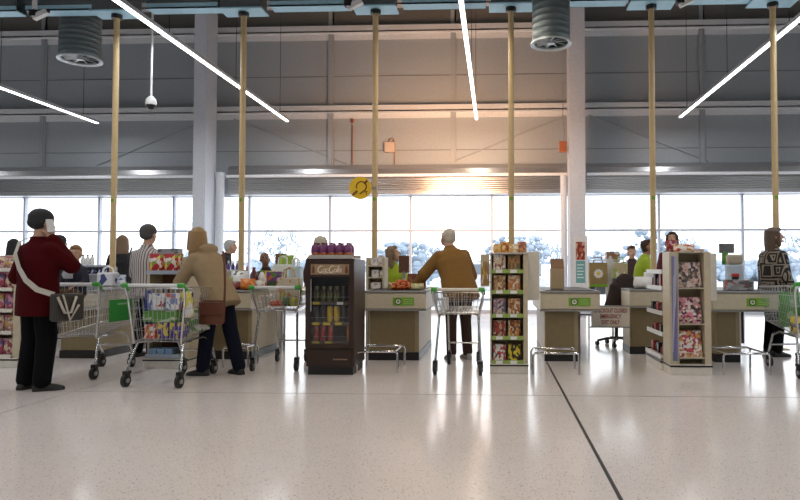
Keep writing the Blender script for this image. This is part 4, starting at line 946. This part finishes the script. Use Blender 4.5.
# ------------------------------------------------------------------ people
DENIM = mat('dark_denim', (.005, .007, .018), .85, spec=.15); TROU = mat('black_trousers', (.0035, .0035, .005), .85, spec=.12); SHOE = mat('black_shoe', (.012, .011, .011), .5)
EYEW = mat('eye_white', (.6, .58, .55), .3); LIP = mat('lip', (.40, .15, .13), .5)
def person(loc, rz, label, H=1.70, lean=0, side=0, twist=0, head=(0, 0), arms=None, legs=None, top=None, sleeve=None, hem=.80, puff=1.0, pants=TROU, shoe=SHOE, hairm=None, hair='short', hood=False, face=False, skin=SKIN, vox=.010, seated=False, collar=True, belly=1.0, legw=1.0, sit=.62, hk=1.0, slim=1.0):
    t = thing('person', label, 'person', loc, rz)
    s = H / 1.72
    V = lambda x, y, z: Vector((x, y, z)) * s
    hz = .93 if not seated else sit
    hip = V(0, 0, hz)
    up = Vector((math.sin(side), math.sin(lean), math.cos(lean) * math.cos(side))).normalized()
    tw = Matrix.Rotation(twist, 3, 'Z'); lat = tw @ Vector((1, 0, 0)); lat = (lat - up * lat.dot(up)).normalized(); fw = up.cross(lat)
    along = lambda d: hip + up * d * s
    waist, chest, shl, nk = along(.14), along(.33), along(.46), along(.53)
    hu = (up + Vector((0, 0, 1.0))).normalized()
    nkt = nk + hu * .07 * s + fw * .015 * s
    Hm = Matrix.Rotation(rot_tw(twist) + head[0], 3, 'Z') @ Matrix.Rotation(-head[1], 3, 'X')
    hc = nk + hu * .165 * s + fw * .03 * s
    S0 = s
    hs = s * hk; hc = hc + hu * .10 * (hk - 1) * s
    hv = lambda x, y, z: hc + Hm @ (Vector((x, y, z)) * hs)
    arms = arms or [None, None]; J = {'hip': hip, 'chest': chest, 'neck': nk, 'head': hc}
    b = MB(); c = MB()
    q = slim
    b.loft([(hip - up * .08 * s, .10 * s, .08 * s), (hip, .155 * s * q, .105 * s), (waist, .135 * s * q, .095 * s), (chest, .160 * s * q, .105 * s), (shl, .145 * s * q, .08 * s), (nk, .065 * s, .065 * s), (nkt, .055 * s, .058 * s)], lat)
    b.cap(nk, .058 * s, hc - Hm @ Vector((0, .01, .05)) * s, .054 * s)
    M3 = Hm.to_4x4()
    b.ell(hv(0, -.012, .028), (.076 * hs, .096 * hs, .098 * hs), M=Hm); b.ell(hv(0, .026, -.045), (.060 * hs, .070 * hs, .078 * hs), M=Hm); b.ell(hv(0, .048, -.10), (.030 * hs, .032 * hs, .025 * hs), M=Hm)
    b.cap(hv(0, .088, .02), .011 * hs, hv(0, .112, -.022), .016 * hs); b.cap(hv(-.02, .082, -.066), .011 * hs, hv(.02, .082, -.066), .011 * hs)
    for sg in (-1, 1):
        b.ell(hv(sg * .078, -.005, -.008), (.013 * hs, .026 * hs, .036 * hs), M=Hm)
        b.cap(hv(sg * .018, .085, .035), .011 * hs, hv(sg * .05, .075, .032), .010 * hs)
    # clothing torso
    p_ = .022 * puff
    hemz = hip - up * (.93 - hem) * s if not seated else hip - up * .05 * s
    down = (hip.z * 0)
    c.cap(nk - up * .04 * s, .07 * s, shl - lat * .15 * s * q - up * .03 * s, .055 * s); c.cap(nk - up * .04 * s, .07 * s, shl + lat * .15 * s * q - up * .03 * s, .055 * s)
    ring = [(hemz, (.178 * q + p_) * s * belly, (.125 + p_) * s * belly), (hip, (.170 * q + p_) * s * belly, (.122 + p_) * s * belly), (waist, (.155 * q + p_) * s * belly, (.115 + p_) * s * belly), (chest, (.175 * q + p_) * s, (.120 + p_) * s), (shl - up * .01 * s, (.140 * q + p_ * .6) * s, (.095 + p_) * s), (nk - up * .005 * s, .085 * s, .078 * s)]
    if collar: ring.append((nk + hu * .035 * s, .074 * s, .072 * s))
    c.loft(ring, lat, n=22)
    if hood: c.ell(nk - fw * .115 * s - hu * .035 * s, (.135 * s, .06 * s, .065 * s), M=tw); 
    for k, sg in enumerate((-1, 1)):
        sh = shl + lat * sg * (.160 * q) * s - up * .035 * s
        a = arms[k] or ((sg * .06, -.03, -.28), (sg * .07, .07, -.51))
        el = sh + tw @ V(*a[0]); wr = sh + tw @ V(*a[1])
        d = (wr - el).normalized(); J['wrist' + 'LR'[k]] = wr; J['shoulder' + 'LR'[k]] = sh; J['elbow' + 'LR'[k]] = el
        b.cap(sh, .05 * s, el, .042 * s); b.cap(el, .042 * s, wr, .028 * s)
        curl = a[2] if len(a) > 2 else .5
        n_ = (Vector((-sg * .8, .25, -.2)) if abs(d.z) > .6 else Vector((0, 0, -1)))
        n_ = (n_ - d * n_.dot(d)).normalized(); l_ = d.cross(n_)
        if l_.dot(fw) < 0 and abs(d.z) > .6: l_ = -l_
        if abs(d.z) <= .6 and l_.dot(lat) * sg > 0: l_ = -l_
        for f in range(4):
            bs = wr + d * .088 * s + l_ * (1.5 - f) * .021 * s
            b.cap(wr, .020 * s, bs, .0125 * s, 8)
            L1 = (.042, .047, .044, .034)[f] * s
            d1 = (d * math.cos(curl) + n_ * math.sin(curl)).normalized(); d2 = (d * math.cos(curl * 2.1) + n_ * math.sin(curl * 2.1)).normalized()
            b.cap(bs, .0095 * s, bs + d1 * L1, .009 * s, 8); b.cap(bs + d1 * L1, .009 * s, bs + d1 * L1 + d2 * L1 * .85, .0078 * s, 8)
        th = wr + d * .028 * s + l_ * .026 * s; tk = th + (d * .6 + l_ * .75 + n_ * .25).normalized() * .042 * s
        b.cap(th, .013 * s, tk, .0105 * s, 8); b.cap(tk, .0105 * s, tk + (d * .85 + l_ * .2 + n_ * .5).normalized() * .032 * s, .009 * s, 8)
        J['hand' + 'LR'[k]] = wr + d * .09 * s
        we = wr if sleeve is None else el.lerp(wr, sleeve)
        if sleeve is not None and sleeve <= 0: we = sh.lerp(el, .75)
        c.cap(sh, (.058 + p_ * .55) * s, el if (sleeve is None or sleeve > 0) else we, (.053 + p_ * .7) * s)
        if sleeve is None or sleeve > 0: c.cap(el, (.052 + p_ * .7) * s, we - d * .02 * s, (.040 + p_ * .5) * s)
    # legs
    pt = MB()
    pt.loft([(hip - up * .12 * s, .12 * s, .10 * s), (hip - up * .06 * s, .168 * s * q, .118 * s), (hip + up * .02 * s, .160 * s * q, .112 * s), (along(.08), .145 * s * q, .105 * s)], lat)
    legs = legs or ([None, None])
    for k, sg in enumerate((-1, 1)):
        L = legs[k] or (((sg * .10, .02, .50), (sg * .11, -.02, .085), 0) if not seated else ((sg * .13, .40, hz - .02), (sg * .13, .36, hz - .46), 0))
        hp = hip + V(sg * .088, 0, -.04); kn = V(*L[0]); an = V(*L[1]); yaw = L[2]
        b.cap(hp, .075 * s, kn, .052 * s); b.cap(kn, .052 * s, an, .036 * s)
        tf = Matrix.Rotation(yaw, 3, 'Z') @ Vector((0, 1, 0))
        b.cap(an - Vector((0, 0, .03 * s)), .028 * s, an + tf * .11 * s - Vector((0, 0, .058 * s)), .018 * s)
        pt.cap(hp, .098 * s * q, kn, .075 * s * legw); pt.cap(kn, .075 * s * legw, an + Vector((0, 0, .01)), .066 * s * legw)
        fz = an.z - .085 * s
        sm = MB(); lt = Vector((tf.y, -tf.x, 0))
        fc = lambda a_, b_, z_: Vector((an.x, an.y, fz)) + tf * a_ * s + lt * b_ * s + Vector((0, 0, z_ * s))
        sec = [(-.075, .028, .050), (-.05, .038, .085), (0, .040, .092), (.06, .042, .070), (.12, .046, .052), (.165, .038, .040), (.19, .015, .026)]
        rs = []
        for a_, w_, h_ in sec: rs.append([fc(a_, -w_, .001), fc(a_, w_, .001), fc(a_, w_ * 1.0, h_ * .5), fc(a_, w_ * .55, h_), fc(a_, -w_ * .55, h_), fc(a_, -w_, h_ * .5)])
        sm.rings(rs).build('shoe', shoe, t, smooth=60)
    body = fuse(b, 'body', skin, t, vox if vox > .009 else .009, 1)
    fuse(pt, 'trousers', pants, t, .014, 2)
    fuse(c, 'top_clothing', top, t, .013, 7)
    # hair
    h = MB()
    if hair in ('short', 'boy', 'long', 'bob'):
        h.ell(hv(0, -.030, .045), (.087 * hs, .098 * hs, .096 * hs), M=Hm); h.ell(hv(0, -.055, -.01), (.080 * hs, .070 * hs, .085 * hs), M=Hm); h.ell(hv(0, .045, .095), (.066 * hs, .05 * hs, .035 * hs), M=Hm)
    if hair == 'thin':
        h.ell(hv(0, -.045, .0), (.083 * hs, .075 * hs, .075 * hs), M=Hm); h.ell(hv(0, -.02, .045), (.080 * hs, .093 * hs, .088 * hs), M=Hm)
    if hair in ('long', 'bob'):
        dl = .31 if hair == 'long' else .15
        h.loft([(hv(0, -.04, .09), .085 * hs, .085 * hs), (hv(0, -.055, .0), .098 * hs, .085 * hs), (hv(0, -.075, -.10), .105 * hs, .070 * hs), (hv(0, -.085, -.10 - dl * .5), .11 * hs, .055 * hs), (hv(0, -.085, -.10 - dl), .085 * hs, .035 * hs)], Hm @ Vector((1, 0, 0)))
        for sg in (-1, 1): h.cap(hv(sg * .078, .025, .06), .026 * hs, hv(sg * .088, .02, -.12), .026 * hs)
    if hair == 'cap':
        h.ell(hv(0, -.02, .05), (.098 * hs, .118 * hs, .098 * hs), M=Hm); h.ell(hv(0, -.05, -.0), (.092 * hs, .085 * hs, .075 * hs), M=Hm)
    if h.v: fuse(h, 'hair' if hair != 'cap' else 'thick_hair', hairm, t, .011, 2)
    if face:
        for sg in (-1, 1):
            e = MB().ell(hv(sg * .032, .082, .016), (.013 * hs, .009 * hs, .009 * hs), 10, 6).build('eye', EYEW, t, smooth=60)
            MB().ell(hv(sg * .032, .0895, .016), (.006 * hs, .004 * hs, .006 * hs), 8, 5).build('iris', DARK, e)
        MB().cap(hv(-.018, .090, -.066), .006 * hs, hv(.018, .090, -.066), .006 * hs, 8).build('lips', LIP, t)
    bpy.context.view_layer.update()
    Mw = Matrix.Translation(t.location) @ Matrix.Rotation(rz, 4, 'Z')
    J = {k: Mw @ v for k, v in J.items()}; J['t'] = t; J['M'] = Mw; J['hv'] = lambda x, y, z: Mw @ hv(x, y, z); J['s'] = s; J['up'] = up; J['fw'] = fw; J['lat'] = lat; J['loc'] = {'shl': shl, 'waist': waist, 'hip': hip}
    return J
def rot_tw(a): return a

# 1 man on the phone, in the foreground
redcoat = mat('coat_maroon', (.055, .0025, .004), .9, spec=.1)
JM = person((-4.43, 6.02, 0), R(-22), 'person in maroon coat holding a phone to the ear, pushing a trolley', H=1.70, top=redcoat, hem=.72, puff=1.9, pants=TROU, hairm=mat('hair_black', (.010, .011, .013), .7), hair='cap', head=(R(-6), R(8)), legw=1.25,
            arms=[((-.12, -.02, -.26), (-.05, .20, -.32)), ((.06, .17, -.15), (-.055, .05, .125), .9)], slim=1.12, vox=.009,
            legs=[((-.11, .02, .50), (-.12, -.03, .085), R(10)), ((.10, .03, .50), (.12, -.02, .085), R(-38))])
p = JM['handR']; ph = MB().box(-.036, -.006, -.07, .036, .006, .07).build('mobile_phone', mat('phone_silver', (.55, .56, .58), .3), None, bevel=.004, loc=JM['hv'](.112, .02, -.025), rot=(R(-20), R(0), R(60)))
tag(ph, 'silver mobile phone held to the ear of the person in maroon', 'phone')
t = thing('crossbody_bag', 'dark crossbody bag with broad cream strap on the person in maroon', 'bag', JM['t'].location, R(-22))
W = MB()
def sling(pts, w, th=.004):
    rs = []
    for i, (p, n) in enumerate(pts):
        p = Vector(p); n = Vector(n).normalized(); a = Vector(pts[max(i - 1, 0)][0]); b = Vector(pts[min(i + 1, len(pts) - 1)][0]); d = (b - a).normalized(); l = d.cross(n).normalized()
        rs.append([p + l * w / 2 + n * th, p - l * w / 2 + n * th, p - l * w / 2 - n * th, p + l * w / 2 - n * th])
    return MB().rings(rs)
sling([((-.10, .10, 1.40), (-.1, .5, .8)), ((-.13, .0, 1.475), (-.2, 0, 1)), ((-.13, -.10, 1.43), (-.1, -.7, .7)), ((-.07, -.178, 1.30), (0, -1, .15)), ((.02, -.192, 1.17), (0, -1, 0)), ((.12, -.19, 1.06), (.2, -1, 0)), ((.21, -.14, .97), (.8, -.7, 0)), ((.315, -.05, .92), (1, -.2, 0))], .05).build('strap', mat('strap_cream', (.52, .49, .43), .7), t)
MB().box(-.05, -.13, -.26, .05, .15, 0, M=Matrix.Translation((.36, .04, .93))).build('bag_body', mat('bag_dark_olive', (.03, .027, .022), .6), t, bevel=.02)
MB().tube([(.42, -.08, .90), (.435, -.02, .75), (.435, .04, .75), (.42, .1, .90)], .012, 6).tube([(.42, -.03, .92), (.44, .03, .68), (.43, .12, .82)], .010, 6).build('bag_handle', mat('strap_cream', (.52, .49, .43), .7), t, smooth=50)

# 2 woman in beige coat
JW = person((-3.058, 6.95, 0), R(66), 'person with long fair hair in beige hooded coat leaning over the full trolley', H=1.68, lean=R(29), side=R(-2), legw=1.15, top=mat('coat_beige', (.34, .25, .15), .9, spec=.15), hem=.74, puff=1.5, pants=DENIM, hairm=mat('hair_fair', (.32, .20, .085), .6), hair='long', hood=True, head=(R(-32), R(-8)),
            arms=[((-.08, .12, -.26), (-.02, .26, -.44)), ((.06, .08, -.27), (-.02, .18, -.48))], face=True,
            legs=[((-.10, .06, .50), (-.12, .10, .085), R(20)), ((.10, -.08, .50), (.12, -.20, .085), R(-10))], vox=.009)
t = thing('shoulder_bag', 'brown leather shoulder bag hanging at the hip of beige coat', 'bag', (0, 0, 0), 0)
BL = mat('leather_brown', (.11, .032, .012), .5)
t.location = (-2.988, 6.62, .58)
MB().loft([((0, 0, 0), .12, .045), ((0, 0, .02), .145, .05), ((0, .01, .17), .145, .045), ((0, .02, .25), .13, .03)], n=20).build('bag_body', BL, t, smooth=60)
MB().box(-.12, -.052, .10, .12, -.036, .235).build('flap', BL, t, bevel=.008)
sling([((.06, .13, .77), (.3, -.8, .6)), ((.105, .07, .62), (.3, -1, .2)), ((.125, .04, .42), (.2, -1, 0)), ((.125, .03, .22), (.2, -1, 0))], .022, .005).build('strap', BL, t)

# 3 stooping old man
JO = person((-0.476, 8.25, 0), R(26), 'stooping white-haired person in brown coat unloading at the counter right of the cooler', H=1.74, lean=R(25), side=R(-4), top=mat('coat_brown', (.24, .125, .035), .85, spec=.2), hem=.74, puff=2.1, pants=mat('trousers_brown', (.035, .014, .008), .85), shoe=mat('shoe_grey', (.35, .33, .31), .6), hairm=mat('hair_white', (.55, .50, .42), .7), hair='thin', head=(R(20), R(-22)), slim=1.12,
            arms=[((-.16, .10, -.22), (-.22, .30, -.40)), ((.13, .06, -.27), (.10, .20, -.46))], vox=.009)
# 4 man in striped shirt
ST = stripes('striped_shirt', (.55, .52, .50), (.16, .10, .10), 26, 'X', .62)
JS = person((-4.625, 8.3, 0), R(-15), 'person in striped shirt seen from behind, left of the red crisp packets', H=1.71, top=ST, hem=.8, puff=1.0, hairm=mat('hair_grey', (.075, .07, .07), .8), hair='cap', slim=1.22, arms=[((-.1, .08, -.26), (-.05, .3, -.30)), ((.1, .08, -.26), (.05, .3, -.30))])
sl = sling([((-.10, -.155, 1.44), (0, -.6, 1)), ((-.13, -.18, 1.3), (0, -1, 0)), ((-.15, -.175, 1.12), (0, -1, 0)), ((-.16, -.16, .95), (0, -1, 0))], .03).build('bag_strap', BLACK, None, loc=JS['t'].location, rot=(0, 0, R(-15))); tag(sl, 'black strap on the back of the striped shirt', 'strap')
# 5..9 people beyond the tills
BLKC = mat('clothes_black', (.012, .012, .014), .85)
person((-6.759, 11.3, 0), R(30), 'person in black with fair brown hair just right of the leftmost pole', H=1.73, top=BLKC, puff=1.5, hairm=mat('hair_lightbrown', (.20, .13, .08), .7), hair='bob', vox=.013)
person((-7.318, 10.4, 0), R(-30), 'dark-haired person in dark jacket half hidden behind the phone caller', H=1.68, top=mat('jacket_navy', (.02, .022, .03), .85), puff=1.5, hairm=mat('hair_black', (.01, .011, .013), .7), hair='cap', vox=.013)
person((-7.628, 9.8, 0), R(30), 'dark-haired person at far left behind the sweets stand', H=1.60, top=mat('jacket_slate', (.05, .055, .07), .85), puff=1.4, hairm=mat('hair_black', (.01, .011, .013), .7), hair='bob', vox=.013)
person((-5.108, 11.4, 0), R(-60), 'white-haired person in dark jacket bending behind the woman in beige coat', H=1.72, lean=R(25), top=mat('jacket_charcoal', (.025, .022, .024), .85), puff=1.5, hairm=mat('hair_silver', (.45, .45, .45), .7), hair='short', vox=.013)
# seated cashiers
SKB = mat('skin_brown', (.20, .10, .055), .55)
person((-3.733, 10.25, 0), R(160), 'bald brown-skinned person in dark top seated behind the grocery-laden counter', H=1.62, seated=True, sit=.70, top=mat('top_darkbrown', (.03, .017, .012), .8), hair='none', skin=SKB, head=(R(60), R(-20)), face=True, vox=.011)
LIME = mat('uniform_lime', (.33, .46, .02), .75)
person((-1.673, 10.15, 0), R(-150), 'person in lime green uniform with light brown hair seated at the till near the cooler', H=1.60, seated=True, sit=.82, top=LIME, sleeve=.3, hairm=mat('hair_lightbrown', (.20, .13, .08), .7), hair='bob', head=(R(60), R(-15)), face=True, vox=.011, lean=R(8), arms=[((-.08, .1, -.22), (-.02, .33, -.24)), ((.08, .1, -.22), (.02, .33, -.24))])
person((2.341, 10.6, 0), R(-95), 'dark-haired person in lime green uniform at the till by the fifth pole', H=1.62, top=LIME, sleeve=.3, hairm=mat('hair_darkbrown', (.045, .016, .010), .7), hair='short', skin=mat('skin_tan', (.38, .20, .13), .55), head=(R(-10), R(-18)), face=True, vox=.011, lean=R(12), arms=[((-.08, .1, -.22), (-.02, .33, -.24)), ((.08, .1, -.22), (.02, .33, -.24))])
office_chair((-3.733, 10.25, 0), R(160), 'office chair under the bald seated person', back=False, sz=.49)
office_chair((-1.673, 10.15, 0), R(-150), 'office chair under the lime-shirted person near the cooler', back=False, sz=.60)
person((-2.840, 10.0, 0), R(-20), 'white-haired person in dark coat almost hidden behind the cooler', H=1.66, lean=R(10), top=mat('coat_plum', (.05, .022, .022), .85), puff=1.5, hairm=mat('hair_white', (.55, .50, .42), .7), hair='bob', vox=.012)
person((2.479, 11.8, 0), R(165), 'brown-haired young person in dark top standing behind the lime-shirted cashier at right', H=1.55, top=mat('top_maroondark', (.05, .025, .03), .85), hairm=mat('hair_brown', (.09, .035, .018), .7), hair='short', face=True, vox=.012, head=(R(20), 0))
person((3.054, 11.2, 0), R(160), 'dark-haired person in dark red top bent behind the gondola', H=1.76, lean=R(8), top=mat('top_wine', (.12, .02, .03), .85), hairm=mat('hair_darkbrown', (.045, .016, .010), .7), hair='bob', vox=.012, head=(0, R(-25)))
# 14 woman in patterned coat
pm = bpy.data.materials.new('patterned_coat'); pm.use_nodes = True
n, l = pm.node_tree.nodes, pm.node_tree.links
b_ = n['Principled BSDF']; b_.inputs['Roughness'].default_value = .85
tc = n.new('ShaderNodeTexCoord'); v = n.new('ShaderNodeTexVoronoi'); v.distance = 'CHEBYCHEV'; v.inputs['Scale'].default_value = 5.0; v.inputs['Randomness'].default_value = .75
l.new(tc.outputs['Object'], v.inputs['Vector'])
ml = n.new('ShaderNodeMath'); ml.operation = 'MULTIPLY'; ml.inputs[1].default_value = 5.0; fr = n.new('ShaderNodeMath'); fr.operation = 'FRACT'; gt = n.new('ShaderNodeMath'); gt.operation = 'GREATER_THAN'; gt.inputs[1].default_value = .62
l.new(v.outputs['Distance'], ml.inputs[0]); l.new(ml.outputs[0], fr.inputs[0]); l.new(fr.outputs[0], gt.inputs[0])
mx = n.new('ShaderNodeMix'); mx.data_type = 'RGBA'; mx.inputs[6].default_value = (.014, .012, .011, 1); mx.inputs[7].default_value = (.26, .22, .17, 1)
l.new(gt.outputs[0], mx.inputs[0]); l.new(mx.outputs[2], b_.inputs['Base Color'])
person((3.709, 8.75, 0), R(-80), 'person with long brown hair in a black and beige patterned coat at the right-hand counter', H=1.68, top=pm, hem=.80, puff=2.3, hairm=mat('hair_brownstreak', (.10, .065, .04), .6), hair='long', head=(R(-15), R(-6)), face=True, vox=.009, slim=1.2,
       arms=[((-.10, .08, -.25), (-.02, .28, -.36)), ((.10, -.02, -.27), (.08, .12, -.48))])
# toddler in the first trolley
t0 = T1.location
KID = person((t0.x - .09, t0.y + .20, .56), R(165), 'fair-haired toddler in dark top with grey bib in the seat of the pushed trolley', H=.98, hk=1.3, seated=True, top=mat('toddler_navy', (.018, .018, .035), .85), pants=mat('toddler_tan', (.14, .085, .045), .8), shoe=mat('toddler_shoe', (.10, .06, .035), .7), hairm=mat('hair_gold', (.27, .15, .06), .7), hair='short', head=(R(40), 0), face=True, vox=.009,
             arms=[((-.10, .05, -.24), (-.08, .25, -.30)), ((.10, .05, -.24), (.08, .25, -.30))], slim=1.25, legs=[((-.13, .30, .60), (-.13, .34, .22), 0), ((.13, .30, .60), (.13, .34, .22), 0)])
o = MB().loft([((0, .10, .50), .07, .012), ((0, .112, .54), .075, .02), ((0, .08, .585), .06, .05)], n=16).build('bib', mat('bib_grey', (.45, .46, .48), .8), KID['t'], smooth=60)
